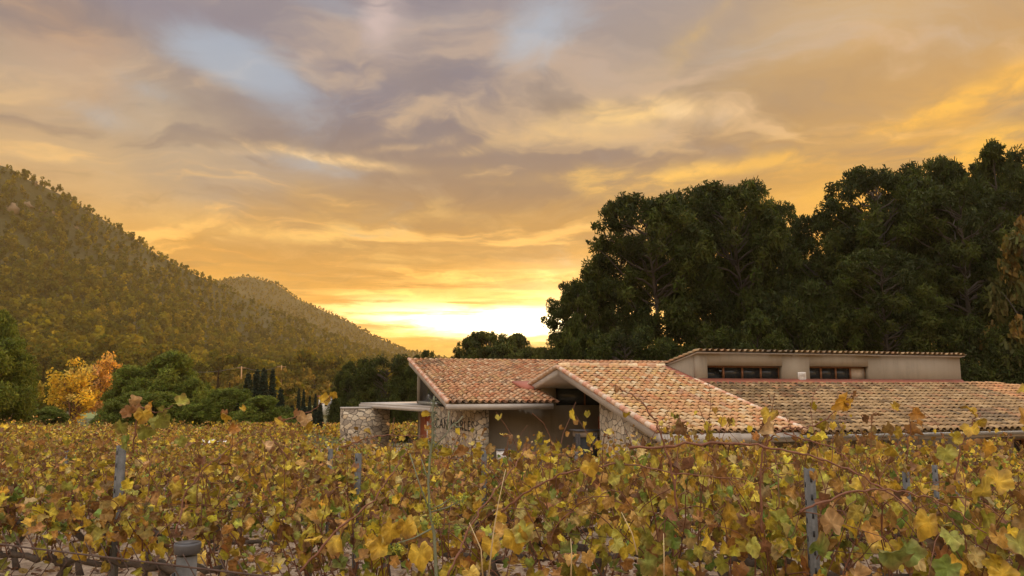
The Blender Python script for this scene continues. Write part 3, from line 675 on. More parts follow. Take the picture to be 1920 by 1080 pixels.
def pine_meshes(seed, H=14., W=6.0, base=.28, ncl=70, per=190, size=.17, cr=(.9, 1.7), top='dome', cols=PINE_C, bare=0, flat=.72):
    """crown of needle tufts round the ends of limbs that leave one trunk; returns (trunk mesh, crown mesh); W is the crown radius"""
    rs = np.random.RandomState(seed); tr = MB(); cw = MB()
    lean = rs.normal(0, .02, 2) * H; tz = np.linspace(0, H * .93, 9)
    tp = np.stack([lean[0] * (tz / H) ** 1.5 + np.sin(tz * .6 + seed) * .12, lean[1] * (tz / H) ** 1.5 + np.cos(tz * .5 + seed) * .12, tz], 1)
    tr.tube(tp, np.linspace(H * .018, H * .003, 9), 8, 0, False)
    cl = []
    for i in range(ncl):
        f = rs.uniform(0, 1); z = H * (base + (1 - base) * f)
        if top == 'dome':
            f = f ** .8; z = H * (base + (1 - base) * f); prof = max(0, 1 - ((f - .42) / .62) ** 2) ** .42 if f > .42 else .55 + f
        elif top == 'cone': prof = (1 - f) ** .8 + .05
        else: prof = math.sin(math.pi * min(1, (f * .86 + .16))) ** .7
        a = rs.uniform(0, 2 * math.pi); q = rs.uniform(.25, 1) ** .55
        r = rs.uniform(*cr) * (1 - .35 * f); x = W * prof * q
        c = np.array([math.cos(a) * x + np.interp(z, tz, tp[:, 0]), math.sin(a) * x + np.interp(z, tz, tp[:, 1]), min(z, H - r * .5)])
        cl.append((c, r))
        if i % 2 == 0:
            zb = max(H * base * .7, c[2] - x * .45 - .4); limb(tr, rs, (np.interp(zb, tz, tp[:, 0]), np.interp(zb, tz, tp[:, 1]), zb), c, .03 + .012 * x, .015, .04)
    for i in range(bare):
        z = H * rs.uniform(.12, base + .12); a = rs.uniform(0, 6.28); x = W * rs.uniform(.4, .8)
        limb(tr, rs, (0, 0, z), (math.cos(a) * x, math.sin(a) * x, z + rs.uniform(-.3, 1)), .035, .008, .05, 6)
    if ncl >= 78:     # small tufts standing off the big clumps roughen every outline
        for c, r in list(cl):
            for _ in range(2):
                d = unit(rs.normal(size=3)); d[2] = abs(d[2]) * .8; c2_ = c + d * r * rs.uniform(.75, 1.1); c2_[2] = min(c2_[2], H - .25 - .25 * rs.uniform()); cl.append((c2_, r * rs.uniform(.3, .5)))
    add_foliage(cw, rs, cl, per, size, cols, flat, .3, quad_T(.5, 2.0) if size < .1 else None)
    return tr.mesh('trunk', 'trunk'), cw.mesh('crown', 'pine')
def make_tree(name, tm, cm, x, y, sc, rz, label, cat, group, z=None):
    o = tag(empty(name, (x, y, float(gz(x, y)) - .05 if z is None else z), rz), label, cat, group); o.scale = sc if isinstance(sc, tuple) else (sc,) * 3
    if tm: addmesh('trunk', tm, o)
    addmesh('crown', cm, o); return o
rs = np.random.RandomState(11)
PV = [pine_meshes(101, 14, 4.6, .44, 104, 330, .066, (.6, 1.35), 'dome'), pine_meshes(102, 14, 4.2, .42, 98, 330, .066, (.6, 1.3), 'dome', bare=5),
      pine_meshes(103, 14, 4.0, .40, 100, 330, .066, (.6, 1.3), 'dome', bare=3), pine_meshes(104, 14, 3.6, .40, 88, 380, .062, (.6, 1.2), 'egg', bare=7)]
LOWV = [pine_meshes(111, 8, 3.6, .06, 96, 420, .06, (.7, 1.4), 'egg', PINE_C, 0, .9), pine_meshes(112, 8, 3.8, .04, 96, 420, .06, (.7, 1.4), 'dome', PINE_C, 0, .9)]
def place(px, top, Y, wpx, variants, idx, name, label, cat, group, W0, H0, rz=None):
    p = at(px, top, Y); zb = float(gz(p[0], Y)) - .1; H = p[2] - zb
    w = wpx / F * Y / (2 * W0); tm, cm = variants[idx]
    return make_tree(name, tm, cm, p[0], Y, (w, w, H / H0), rs.uniform(0, 6.28) if rz is None else rz, label, cat, group, zb)
G1 = 'tall pines standing behind the farmhouse'
big = [ # px, top, Y, width px, variant, label
 (1082, 530, 50, 100, 2, 'slim pine at the bright edge of the pine wood beside the sunset glow'),
 (1150, 452, 53, 150, 0, 'pine stepping up from the wood edge towards the domed pines'),
 (1232, 372, 50, 200, 0, 'broad dark pine forming the near side of the great dome of pines'),
 (1312, 358, 58, 200, 2, 'dark pine in the middle of the great dome of pines'),
 (1388, 345, 52, 180, 0, 'tallest pine of the great domed clump behind the farmhouse'),
 (1446, 385, 60, 120, 1, 'thin see-through pine on the right slope of the great dome'),
 (1500, 440, 62, 130, 3, 'low pine in the saddle between the two pine clumps'),
 (1556, 398, 56, 150, 2, 'pine rising out of the saddle towards the taller clump'),
 (1628, 314, 52, 190, 1, 'tall round topped pine at the start of the taller pine clump'),
 (1706, 318, 57, 180, 0, 'dark pine behind the clerestory between two round tops'),
 (1772, 293, 54, 120, 3, 'narrow spiky pine topping the taller pine clump'),
 (1800, 350, 47, 200, 1, 'dense dark pine filling the taller clump above the clerestory end'),
 (1866, 266, 50, 150, 3, 'highest airy pine near the right edge of the photo'),
 (1930, 285, 54, 160, 2, 'tall pine cut by the right edge of the photo'),
 (1655, 470, 45, 170, 1, 'pine with a bare pale trunk standing just behind the clerestory')]
for px, top, Y, w, vi, lab in big: place(px, top, Y, w * (1.22 if vi < 3 else 1.1), PV, vi, 'pine_tree', lab, 'pine tree', G1, [4.6, 4.2, 4.0, 3.6][vi], 14)
low = [(1078, 596, 44, 110, 'bushy low pine at the foot of the slim edge pine'), (1165, 618, 43, 170, 'wide low pine right behind the tiled ridge of the centre roof'),
 (1250, 640, 45, 150, 'low pine between the centre ridge and the great dome'), (1335, 612, 47, 170, 'leafy young pine under the tallest domed pine'), (1420, 590, 44, 160, 'young pine with drooping pale boughs behind the first clerestory window'),
 (1500, 540, 48, 170, 'dark young pine under the saddle of the wood'), (1575, 560, 46, 160, 'young pine left of the bare pale trunk'), (1735, 590, 45, 150, 'low dark pine behind the clerestory roof end'), (1815, 600, 43, 170, 'dark bushy pine just past the clerestory end wall'), (1890, 610, 42, 150, 'low pine under the autumn tree at the right edge'),
 (1960, 560, 47, 160, 'dark low pine cut off by the right edge')]
big2 = [(2060, 250, 50, 200, 0), (2200, 230, 46, 220, 1), (2350, 240, 44, 220, 0), (2520, 230, 42, 240, 2)]  # unseen pines added beyond the right edge to keep low sun off the vineyard
for i, (px, top, Y, w, lab) in enumerate(low): place(px, top, Y, w, LOWV, i % 2, 'young_pine', lab, 'pine tree', 'young pines under the tall wood', [3.6, 3.8][i % 2], 8)
for i, (px, top, Y, w, vi) in enumerate(big2): place(px, top, Y, w, PV, vi, 'pine_tree', ['unseen pine added for shade just past the right edge pine', 'second unseen pine added for shade past the right edge', 'third unseen pine added for shade past the right edge', 'last unseen pine added for shade on the right'][i], 'pine tree', G1, [4.6, 4.2, 4.0][vi], 14)
G2 = 'pines deep in the wood behind the front pines'
for i, (px, top, Y, w) in enumerate([(1120, 560, 66, 150), (1185, 655, 68, 150), (1285, 650, 64, 170), (1385, 600, 66, 170), (1440, 470, 68, 190), (1520, 500, 70, 190), (1590, 440, 66, 190), (1660, 420, 68, 200), (1740, 400, 66, 200), (1820, 390, 68, 200), (1900, 400, 66, 200), (1980, 400, 68, 200)]):
    place(px, top, Y, w, PV, i % 3, 'pine_tree', 'dark pine deep in the wood, mostly hidden by the pines before it', 'pine tree', G2, [4.6, 4.2, 4.0][i % 3], 14)
AUT = np.array([(.17, .115, .022), (.12, .10, .025), (.20, .13, .03), (.09, .09, .025)])
at_, ac_ = pine_meshes(121, 9, 3.0, .25, 44, 130, .17, (.6, 1.2), 'egg', AUT, 5)
place(1915, 410, 41, 140, [(at_, ac_)], 0, 'autumn_tree', 'olive and ochre autumn tree before the dark pines at the right edge', 'tree', None, 3.0, 9)
# the low wood behind the house ridge, against the glow
BK = [pine_meshes(131, 8, 3.4, .03, 80, 360, .075, (.7, 1.3), 'egg'), pine_meshes(132, 8, 3.2, .05, 76, 360, .075, (.7, 1.2), 'dome')]
for i, (px, top, Y, w, lab) in enumerate([(880, 634, 82, 96, 'backlit tree at the near end of the small wood over the roof ridge'), (922, 623, 80, 116, 'highest backlit tree of the small wood over the roof ridge'), (968, 628, 84, 110, 'round backlit tree in the middle of the small wood'), (1003, 652, 86, 80, 'small backlit tree sloping down towards the sunset'), (1034, 660, 84, 70, 'lowest backlit tree between small wood and pines'), (948, 632, 81, 96, 'middle backlit tree joining the crowns of the small wood'), (945, 646, 77, 130, 'low wide backlit tree closing the middle of the small wood'), (900, 652, 78, 90, 'low backlit bushy tree under the near end of the small wood'), (985, 656, 79, 90, 'low backlit bushy tree under the far side of the small wood'), (806, 658, 90, 40, 'tiny lone tree showing over the roof corner'), (782, 668, 88, 50, 'little dark bush top over the roof corner')]):
    place(px, top, Y, w, BK, i % 2, 'backlit_tree', lab, 'tree', 'backlit trees over the roof ridge', [3.4, 3.2][i % 2], 8)
# left of the house
for i, (px, top, Y, w, lab) in enumerate([(656, 682, 66, 80, 'round dark pine next to the low stone wall'), (722, 668, 58, 130, 'large dark pine filling the gap above the concrete canopy'), (772, 690, 56, 80, 'dark pine tucked behind the left roof edge'), (690, 700, 72, 110, 'shaded pine between the round pine and the large one')]):
    place(px, top, Y, w, LOWV, i % 2, 'dark_pine', lab, 'pine tree', 'dark pines left of the farmhouse', [3.6, 3.8][i % 2], 8)
GR = np.array([(.115, .145, .016), (.14, .165, .02), (.085, .11, .014)])
GV = [pine_meshes(141, 8, 3.6, .02, 110, 380, .07, (.8, 1.45), 'egg', GR, 0, 1.0), pine_meshes(142, 8, 3.5, .02, 110, 380, .07, (.8, 1.45), 'dome', GR, 0, 1.0)]
for i, (px, top, Y, w, lab) in enumerate([(8, 590, 50, 110, 'tall dark pine cut by the left edge of the photo'), (-20, 640, 46, 150, 'low spreading pine cut by the left edge'), (322, 664, 62, 150, 'tall green pine in the middle of the left tree belt'), (262, 690, 64, 110, 'green pine between the golden poplars and the tall green pine'), (222, 752, 56, 84, 'low green pine in front of the golden poplars'), (282, 738, 56, 130, 'low spreading pine under the green pines'), (360, 712, 60, 80, 'green pine sloping down towards the meadow'), (430, 732, 58, 96, 'round green bush under the thin brown cypress'), (492, 745, 55, 130, 'fresh green bush in front of the dark cypresses'), (85, 770, 56, 80, 'small dark bush by the leaning poles'), (94, 764, 60, 70, 'dark bush filling the gap before the golden poplar'), (375, 760, 57, 80, 'low dark bush at the vineyard end'), (25, 770, 60, 70, 'dark shrub before the ochre wall')]):
    place(px, top, Y, w, GV, i % 2, 'green_pine' if i in (0, 2, 3) else 'green_bush', lab, 'pine tree' if i in (0, 2, 3) else 'bush', 'green trees and bushes beyond the vineyard', [3.6, 3.5][i % 2], 8)
YEL = np.array([(.74, .50, .05), (.80, .58, .10), (.66, .42, .04), (.82, .64, .16), (.60, .40, .05)])
def poplar(seed, H, W, per, bareness, cols):
    rs = np.random.RandomState(seed); tr = MB(); cw = MB(); cl = []
    for s in range(5):
        a = rs.uniform(0, 6.28); top = np.array([math.cos(a) * W * .4, math.sin(a) * W * .4, H * rs.uniform(.75, .98)]); limb(tr, rs, (math.cos(a) * .1, math.sin(a) * .1, 0), top, .13, .03, 0, 7)
        for k in range(16):
            f = rs.uniform(.12, 1); b = top * np.array([f, f, f]); a2 = rs.uniform(0, 6.28); rr = W * rs.uniform(.25, .75) * math.sin(math.pi * min(.95, .25 + f * .65))
            e = b + np.array([math.cos(a2) * rr, math.sin(a2) * rr, rr * 1.1]); e[2] = min(e[2], H)
            limb(tr, rs, b, e, .03, .008, 0, 4)
            for q in range(2): 
                e2 = e + rs.normal(0, .35, 3) + np.array([0, 0, .4]); limb(tr, rs, b + (e - b) * .6, e2, .014, .005, 0, 3)
            if rs.uniform() > bareness * (.3 + f): cl.append((e, rs.uniform(.45, .95)))
    add_foliage(cw, rs, cl, per, .16, cols, 1.0, .1, None, 0, .15, 1.2); return tr.mesh('trunk', 'cane'), cw.mesh('crown', 'gold')
PO = [poplar(151, 8, 2.6, 120, .35, YEL), poplar(152, 8, 2.2, 110, .5, YEL * np.array([.92, .76, 1.3]))]
place(143, 680, 70, 92, PO, 0, 'poplar_tree', 'full golden yellow poplar lit by the low sun', 'tree', None, 2.6, 8)
place(200, 666, 73, 66, PO, 1, 'poplar_tree', 'half bare pinkish orange poplar behind the full golden one', 'tree', None, 2.2, 8)
OL = np.array([(.22, .19, .03), (.18, .17, .035), (.30, .22, .03)])
sm = pine_meshes(161, 8, 2.0, .38, 26, 120, .17, (.5, 1.0), 'egg', OL)
place(58, 676, 74, 48, [sm], 0, 'small_tree', 'small yellow green tree above the leaning poles', 'tree', None, 2.0, 8)
GOLD = np.array([(.20, .145, .02), (.14, .115, .02), (.26, .17, .025)])
gb = [pine_meshes(171, 6, 3.2, .05, 40, 130, .2, (.7, 1.2), 'egg', GOLD), pine_meshes(172, 6, 3.2, .1, 40, 130, .2, (.7, 1.2), 'dome', GOLD)]
for i, (px, top, Y, w, lab) in enumerate([(548, 712, 130, 60, 'dull gold tree behind the row of small cypresses'), (590, 704, 135, 70, 'broad golden tree in front of the hazy wood'), (604, 728, 110, 50, 'bright golden tree near the white cottage'), (572, 690, 150, 34, 'russet tree rising behind the golden ones'), (545, 748, 90, 36, 'yellow bush beside the dark cypress group'), (470, 700, 140, 40, 'golden tree behind the power line'), (385, 722, 120, 44, 'brown thinning bush on the meadow edge'), (530, 690, 150, 40, 'ochre tree at the foot of the hazy hill'), (440, 700, 150, 46, 'gold hedge tree beyond the thin brown cypress'), (410, 705, 150, 40, 'olive gold tree beyond the meadow')]):
    place(px, top, Y, w, gb, i % 2, 'golden_tree', lab, 'tree', 'golden trees at the foot of the hill', 3.2, 6)
CYC = np.array([(.016, .028, .016), (.02, .034, .018)])
def cypress(seed, cols):
    rs = np.random.RandomState(seed); tr = MB(); cw = MB(); tr.tube([(0, 0, 0), (0, 0, 4), (0, 0, 7.6)], [.14, .08, .02], 6, 0, False); cl = []
    for i in range(60):
        f = i / 59; a = i * 2.4; r = 1.0 * (1 - f) ** .75 * min(1, .45 + f * 4); cl.append(((math.cos(a) * r * .55, math.sin(a) * r * .55, .35 + f * 7.4), .22 + r * .42))
    add_foliage(cw, rs, cl, 420, .11, cols, 1.5, .5, None, 0, .15, 2.6); return tr.mesh('trunk', 'trunk'), cw.mesh('crown', 'pine')
CY = [cypress(181, CYC), cypress(182, CYC)]; CYB = [cypress(183, np.array([(.07, .045, .02), (.06, .04, .018)]))]
for i, (px, top, Y, w, lab) in enumerate([(466, 698, 66, 34, 'dark cypress leading the tight cypress group'), (482, 692, 68, 30, 'dark cypress second in the tight group, with a ragged top'), (496, 690, 66, 32, 'tallest dark cypress in the middle of the tight group'), (512, 692, 67, 26, 'slim dark cypress closing the tight group'), (527, 728, 64, 26, 'shorter dark cypress beside the yellow bush'), (450, 728, 66, 26, 'short dark cypress before the tight group'), (561, 728, 78, 13, 'thin cypress starting the row of small cypresses'), (570, 729, 79, 12, 'thin cypress second in the small row'), (581, 742, 76, 12, 'low cypress in the small row'), (592, 738, 78, 12, 'thin cypress standing before the golden trees'), (601, 752, 74, 16, 'low dark cypress beside the white cottage'), (548, 760, 72, 20, 'low cypress between dark group and small row'), (626, 748, 70, 26, 'dark cypress between the cottage and the round pine'), (637, 738, 68, 22, 'dark cypress touching the round pine'), (572, 762, 68, 30, 'squat dark cypress under the small row')]):
    place(px, top, Y, w, CY, i % 2, 'cypress_tree', lab, 'cypress', 'dark cypresses beyond the vineyard', 1.0, 8)
for px, top, lab in ((410, 694, 'tall thin brown cypress above the meadow'), (431, 716, 'short thin brown cypress near the tall brown one')): place(px, top, 92, 10, CYB, 0, 'cypress_tree', lab, 'cypress', None, 1.0, 8)
# ------------------------------------------------------------------ the pine forest on the hill
HC = np.array([(.125, .112, .005), (.09, .09, .005), (.165, .135, .006), (.06, .064, .005), (.20, .15, .008)])
def forest_pine(seed, per, size, ncl):
    rs = np.random.RandomState(seed); cw = MB(); tr = MB(); tr.tube([(0, 0, -1), (.1, 0, 3), (0, .1, 6.5)], [.22, .16, .06], 5, 0, False); cl = []
    for i in range(ncl):
        f = rs.uniform(0, 1); a = rs.uniform(0, 6.28); r = 2.3 * math.sin(math.pi * (.18 + f * .74)) * rs.uniform(.2, 1) ** .6
        cl.append(((math.cos(a) * r, math.sin(a) * r, 2.0 + f * 5.6), rs.uniform(.8, 1.35)))
    add_foliage(cw, rs, cl, per, size, HC, .8, .35); return tr.mesh('trunk', 'trunk'), cw.mesh('crown', 'forest')
FP = [forest_pine(201 + i, 60, .30, 22) for i in range(5)]
rs = np.random.RandomState(77); cand = []
def hill_vis(x, y): return abs(x / max(y, 1)) < .76
while len(cand) < 13000:
    x, y = rs.uniform(-420, 130), rs.uniform(182, 690)
    if y > np.interp(x, HX, HY) + 18 or y < np.interp(x, [-330, -150, -40, 60], [182, 187, 237, 302]): continue
    if not hill_vis(x, y): continue
    z = float(hill_z(x, y)); t = (y - 185) / 320
    dens = 1.0 + .3 * float(fbm(x, y, 26, 3, 4))
    if rs.uniform() < dens: cand.append((x, y, z, rs.choice([.6, .8, 1.0, 1.3]) * rs.uniform(.85, 1.2) * (1.22 - .80 * min(1, t) ** 1.3)))
cand.sort(key=lambda c: c[1]); near = cand[:280]
for _ in range(520):      # scrubby wood on the flat between the vineyard trees and the hill
    x, y = rs.uniform(-135, -30), rs.uniform(105, 186)
    if abs(x + 57) > 8 and abs(x) < .74 * y and not (-38 < x < -20): cand.append((x, y, float(gz(x, y)) - .3, rs.uniform(.35, .8)))
for i, (x, y, z, s) in enumerate(near):
    k = i % 5; o = tag(empty('forest_pine', (x, y, z), rs.uniform(0, 6.28)), 'sunlit pine along the foot of the forested hill', 'pine tree', 'pines along the foot of the forested hill')
    o.scale = (s, s, s * rs.uniform(.9, 1.25)); addmesh('trunk', FP[k][0], o); addmesh('crown', FP[k][1], o)
def forest_mass(name, pts, seed, ncl, nc, size, cscale=1.0):
    rs = np.random.RandomState(seed); mb = MB(); n = len(pts); P = np.array([p[:3] for p in pts]); s = np.array([p[3] for p in pts])
    f = rs.uniform(0, 1, (n, ncl)); a = rs.uniform(0, 6.28, (n, ncl)); r = 1.75 * np.sin(math.pi * (.2 + f * .72)) * rs.uniform(.2, 1, (n, ncl)) ** .6
    c = np.stack([np.cos(a) * r, np.sin(a) * r, 1.6 + f * 5.4], 2) * s[:, None, None] + P[:, None, :]
    d = unit(rs.normal(size=(n, ncl, nc, 3))); q = c[:, :, None, :] + d * (rs.uniform(.3, 1, (n, ncl, nc, 1)) ** .5) * 1.15 * s[:, None, None, None]
    base = HC[rs.randint(len(HC), size=n)] * rs.uniform(.55, 1.4, (n, 1)) * cscale
    col = base[:, None, None, :] * rs.uniform(.7, 1.3, (n, ncl, nc, 1)); N = n * ncl * nc
    T, Fq = quad_T(.5, .6); nn = d * .8 + rs.normal(size=d.shape) * .9; nn[..., 2] += .35
    mb.inst(T, Fq, q.reshape(-1, 3), frames(nn.reshape(-1, 3), rs.normal(size=(N, 3))), (np.broadcast_to(s[:, None, None], (n, ncl, nc)).ravel() * size * rs.uniform(.6, 1.3, N)), col.reshape(-1, 3))
    o = mb.build(name, 'forest'); kind(o, 'stuff'); o['label'] = 'pine forest covering the hillside'; return o
forest_mass('hillside_forest', cand[280:], 5, 7, 16, .72)
c2 = []
while len(c2) < 9000:
    x, y = rs.uniform(-420, 240), rs.uniform(640, 990)
    if x < -.42 * y or x > .12 * y: continue
    c2.append((x, y, float(hill2_z(x, y)), rs.uniform(.3, .55)))
forest_mass('distant_forest', c2, 6, 3, 12, 1.7, .75)['label'] = 'far forest on the second hill'
# pale rock outcrops high on the hill
rs = np.random.RandomState(9)
for i, (px, py, w) in enumerate([(20, 395, 30), (48, 388, 26), (75, 398, 22), (98, 402, 18), (62, 346, 16), (140, 428, 14)]):
    k = (px - 960) / F; best = None
    for Y in range(260, 500, 3):
        p = at(px, py, Y)
        if p[2] < float(hill_z(p[0], Y)): best = (p[0], Y, p[2]); break
    if best is None: continue
    mb = MB(); n, m2 = 12, 8; sx = w / F * best[1] / 2; Vv = []
    for a in range(m2 + 1):
        for b in range(n):
            th, ph = a / m2 * math.pi, b / n * 6.283; d = np.array([math.sin(th) * math.cos(ph), math.sin(th) * math.sin(ph), math.cos(th)])
            Vv.append(d * np.array([sx, sx * .6, sx * .8]) * (1 + .35 * math.sin(d[0] * 7 + i) * math.sin(d[2] * 9 + i * 2) + .12 * rs.normal()))
    mb.add(Vv, [(a * n + b, a * n + (b + 1) % n, (a + 1) * n + (b + 1) % n, (a + 1) * n + b) for a in range(m2) for b in range(n)])
    o = mb.build('rock_outcrop', 'rock', loc=(best[0], best[1], best[2])); tag(o, ['grey rock face nearest the left edge high on the hill', 'pinkish crag beside the edge rock face', 'small crag third along the rock band', 'little sunlit crag ending the rock band', 'small rock near the skyline of the hill', 'lone rock low on the ridge slope'][i], 'rock', 'rock outcrops on the hill')
# ------------------------------------------------------------------ vines
def leaf_outline(n):
    th = np.arange(n) * 2 * math.pi / n - math.pi / 2; d = np.degrees(th - math.pi / 2); dn = (np.degrees(th) + 90 + 180) % 360 - 180
    r = .47 * (1 + .115 * np.cos(5 * np.radians(d)) + (.03 * np.cos(20 * th + .6) if n > 24 else 0)) * (1 - .5 * np.exp(-(dn / 17) ** 2)) * (1 + .10 * np.sin(th))
    return np.stack([np.cos(th) * r, .36 + np.sin(th) * r, r * 0], 1)
_o = leaf_outline(20); LT0 = np.concatenate([[(0, .36, 0)], _o]); LF0 = np.array([(0, i, i % 20 + 1) for i in range(1, 21)])
_o = leaf_outline(40); _m = _o * .55 + np.array([0, .36 * .45, 0]); LTH = np.concatenate([[(0, .36, 0)], _m, _o])
LFH = np.array([(0, i, i % 40 + 1) for i in range(1, 41)] + [(i, i + 40, i % 40 + 41) for i in range(1, 41)] + [(i, i % 40 + 41, i % 40 + 1) for i in range(1, 41)])
LT1 = np.array([(0, 0, 0), (.34, -.06, 0), (.50, .28, 0), (.36, .64, 0), (0, .88, 0), (-.36, .64, 0), (-.50, .28, 0), (-.34, -.06, 0)]); LF1 = np.array([(0, 1, 2, 3), (0, 3, 4, 5), (0, 5, 6, 7)])
LPAL = np.array([(.56, .41, .05), (.47, .33, .045), (.40, .35, .065), (.28, .29, .065), (.16, .215, .05), (.42, .24, .07), (.31, .16, .06), (.46, .34, .16), (.18, .09, .05), (.58, .47, .13)]) * np.array([1.14, 1.16, 1.0])
def leaf_cols(rs, zrel, n):
    lo = np.array([.12, .10, .17, .21, .16, .04, .05, .05, .05, .06]); hi = np.array([.13, .20, .07, .04, .02, .22, .16, .05, .09, .02])
    lo, hi = lo / lo.sum(), hi / hi.sum(); c = np.empty((n, 3))
    u = rs.uniform(size=n)
    for i in range(n):
        w = lo + (hi - lo) * min(1, max(0, zrel[i])); w = w / w.sum(); c[i] = LPAL[np.searchsorted(np.cumsum(w), u[i]).clip(0, 9)]
    return c * rs.uniform(.45, 1.25, (n, 1)) * (1 + rs.normal(0, .06, (n, 3)))
def add_leaves(mb, rs, P, out, size, cols, lod, mi=0):
    n = len(P); T, Fq = {0: (LT0, LF0), 1: (LT1, LF1), 2: (LTH, LFH)}[lod]; k = len(T)
    W = np.broadcast_to(T, (n, k, 3)).copy(); fold = rs.uniform(-.15, .8, (n, 1)); curl = rs.uniform(-.9, .35, (n, 1)); roll = rs.normal(0, .9, (n, 1)); wav = rs.uniform(0, 6.28, (n, 1))
    W[..., 2] = fold * np.abs(T[None, :, 0]) + curl * (T[None, :, 1] - .2) ** 2 + roll * T[None, :, 0] * (T[None, :, 1] - .3) + .07 * np.sin(wav + T[None, :, 0] * 9 + T[None, :, 1] * 7) + .04 * np.sin(wav * 3 + T[None, :, 0] * 17 - T[None, :, 1] * 13)
    W[..., 0] *= rs.uniform(.75, 1.1, (n, 1))
    cc = np.broadcast_to(cols[:, None, :], (n, k, 3)).copy()
    if lod != 1:   # leaf rims dry out first
        rim = rs.uniform(.45, 1.0, (n, 1, 1)) * np.ones((n, k, 1)); rim = np.clip(rim + .35 * np.sin(wav * 2 + T[None, :, 0] * 5 + T[None, :, 1] * 4)[..., None], .2, 1)
        ed = (np.linalg.norm(T[:, :2] - (0, .36), axis=1) / .5)[None, :, None] ** 1.5; w = 1 - (1 - rim) * ed
        if lod == 2: cc = cc * np.concatenate([[1.25], np.tile([1.28, .94, .90, .86, .90, .86, .90, .94], 5), np.tile([1.22, .95, .92, .9, .92, .9, .92, .95], 5)])[None, :, None]
        cc = cc * w + (1 - w) * np.array((.24, .13, .05))
    nn = out * .8 + rs.normal(size=(n, 3)) * .65; nn[:, 2] += .25
    tt = rs.normal(size=(n, 3)) * .6 + out * .25; tt[:, 2] -= .85
    mb.inst(T, Fq, P, frames(nn, tt), size, np.clip(cc, .01, 1), mi, W)
def cane_path(rs, p, d, ln, n=8, droop=.10, wig=.10):
    P = [np.array(p, float)]; d = np.array(d, float)
    for i in range(n):
        d = d + rs.normal(0, wig, 3); d[2] -= droop * (i / n + .3); d = d / np.linalg.norm(d); P.append(P[-1] + d * ln / n)
    return np.array(P)
def vine(seed, lod, nleaf):
    rs = np.random.RandomState(seed); tr, ca, le = MB(), MB(), MB()
    j = rs.normal(0, .035, (6, 2)); z = np.array([-.08, .12, .28, .42, .54, .64]); tr.tube(np.stack([j[:, 0], j[:, 1], z], 1), np.array([.052, .040, .036, .036, .042, .040]) * rs.uniform(.85, 1.2, 6), 7 if lod != 1 else 4)
    for s in (-1, 1):
        n = 6; xx = np.linspace(0, .58, n) * s; tr.tube(np.stack([xx, rs.normal(0, .02, n), .62 + rs.normal(0, .018, n) + np.linspace(0, .04, n)], 1), np.linspace(.036, .022, n), 6 if lod != 1 else 4)
    P = []; O = []
    for i in range(17 if lod != 1 else 12):
        b = (rs.uniform(-.58, .58), rs.normal(0, .02), .66); a = rs.uniform(0, 6.28); sp = rs.uniform(.1, .75)
        pth = cane_path(rs, b, (math.cos(a) * sp, math.sin(a) * sp, 1.0), rs.uniform(.55, 1.25), 8, rs.uniform(.05, .22))
        ca.tube(pth, np.linspace(.0058, .0024, 9), 4 if lod != 1 else 3, 0, False)
        for q in pth[2:]:
            for w in range(2):
                if rs.uniform() < .62: P.append(q + rs.normal(0, .05, 3)); O.append((rs.normal(0, .4), math.copysign(.8, q[1] + rs.normal(0, .15)), .2))
    for i in range(5 if lod != 1 else 3):   # a long free runner
        a = rs.uniform(0, 6.28); pth = cane_path(rs, (rs.uniform(-.5, .5), 0, .9), (math.cos(a) * .6, math.sin(a) * .6, 1), rs.uniform(.6, 1.2), 10, .26, .17); ca.tube(pth, np.linspace(.0045, .002, 11), 4, 0, False)
        for q in pth[3::2]: P.append(q + rs.normal(0, .04, 3)); O.append((0, rs.normal(), .3))
    for i in range(9):   # bare shoots and tendrils
        a = rs.uniform(0, 6.28); pth = cane_path(rs, (rs.uniform(-.6, .6), rs.normal(0, .08), rs.uniform(.7, 1.15)), (math.cos(a) * 1.1, math.sin(a) * .8, rs.uniform(.3, 1)), rs.uniform(.4, .95), 8, .16, .22); ca.tube(pth, np.linspace(.0042, .0016, 9), 3, 0, False)
    nf = max(0, nleaf - len(P)); X_ = np.stack([rs.uniform(-.66, .66, nf), rs.normal(0, .26, nf), .52 + .98 * rs.beta(1.8, 1.8, nf)], 1)
    P = np.array(P + list(X_))[:nleaf]; O = np.concatenate([np.array(O), np.stack([rs.normal(0, .4, nf), np.sign(X_[:, 1]) * .8, np.full(nf, .2)], 1)])[:nleaf]
    sz = rs.uniform(.055, .132, len(P)) * np.where(P[:, 2] > 1.25, .78, 1.0) * (1.0 if lod != 1 else 1.06)
    add_leaves(le, rs, P, O, sz, leaf_cols(rs, (P[:, 2] - .65) / .75, len(P)), lod)
    return tr, ca, le
VA = []
for i in range(10):
    tr, ca, le = vine(300 + i, 0, 255); VA.append((tr.mesh('trunk', 'bark', True), ca.mesh('canes', 'cane'), le.mesh('leaves', 'leaf')))
VH = []
for i in range(7):
    tr, ca, le = vine(380 + i, 2, 235); VH.append((tr.mesh('trunk', 'bark', True), ca.mesh('canes', 'cane'), le.mesh('leaves', 'leaf', True)))
VB = []
for i in range(8):
    tr, ca, le = vine(340 + i, 1, 290); VB.append((tr.mesh('trunk', 'bark'), ca.mesh('canes', 'cane'), le.mesh('leaves', 'leaf')))
RD = np.array([.94, -.342]); RN = np.array(RQ); RANG = math.atan2(RD[1], RD[0]); Q1 = 4.94
ORD = ['first', 'second', 'third', 'fourth', 'fifth', 'sixth', 'seventh', 'eighth', 'ninth', 'tenth', 'eleventh', 'twelfth']
rs = np.random.RandomState(21); spots = []
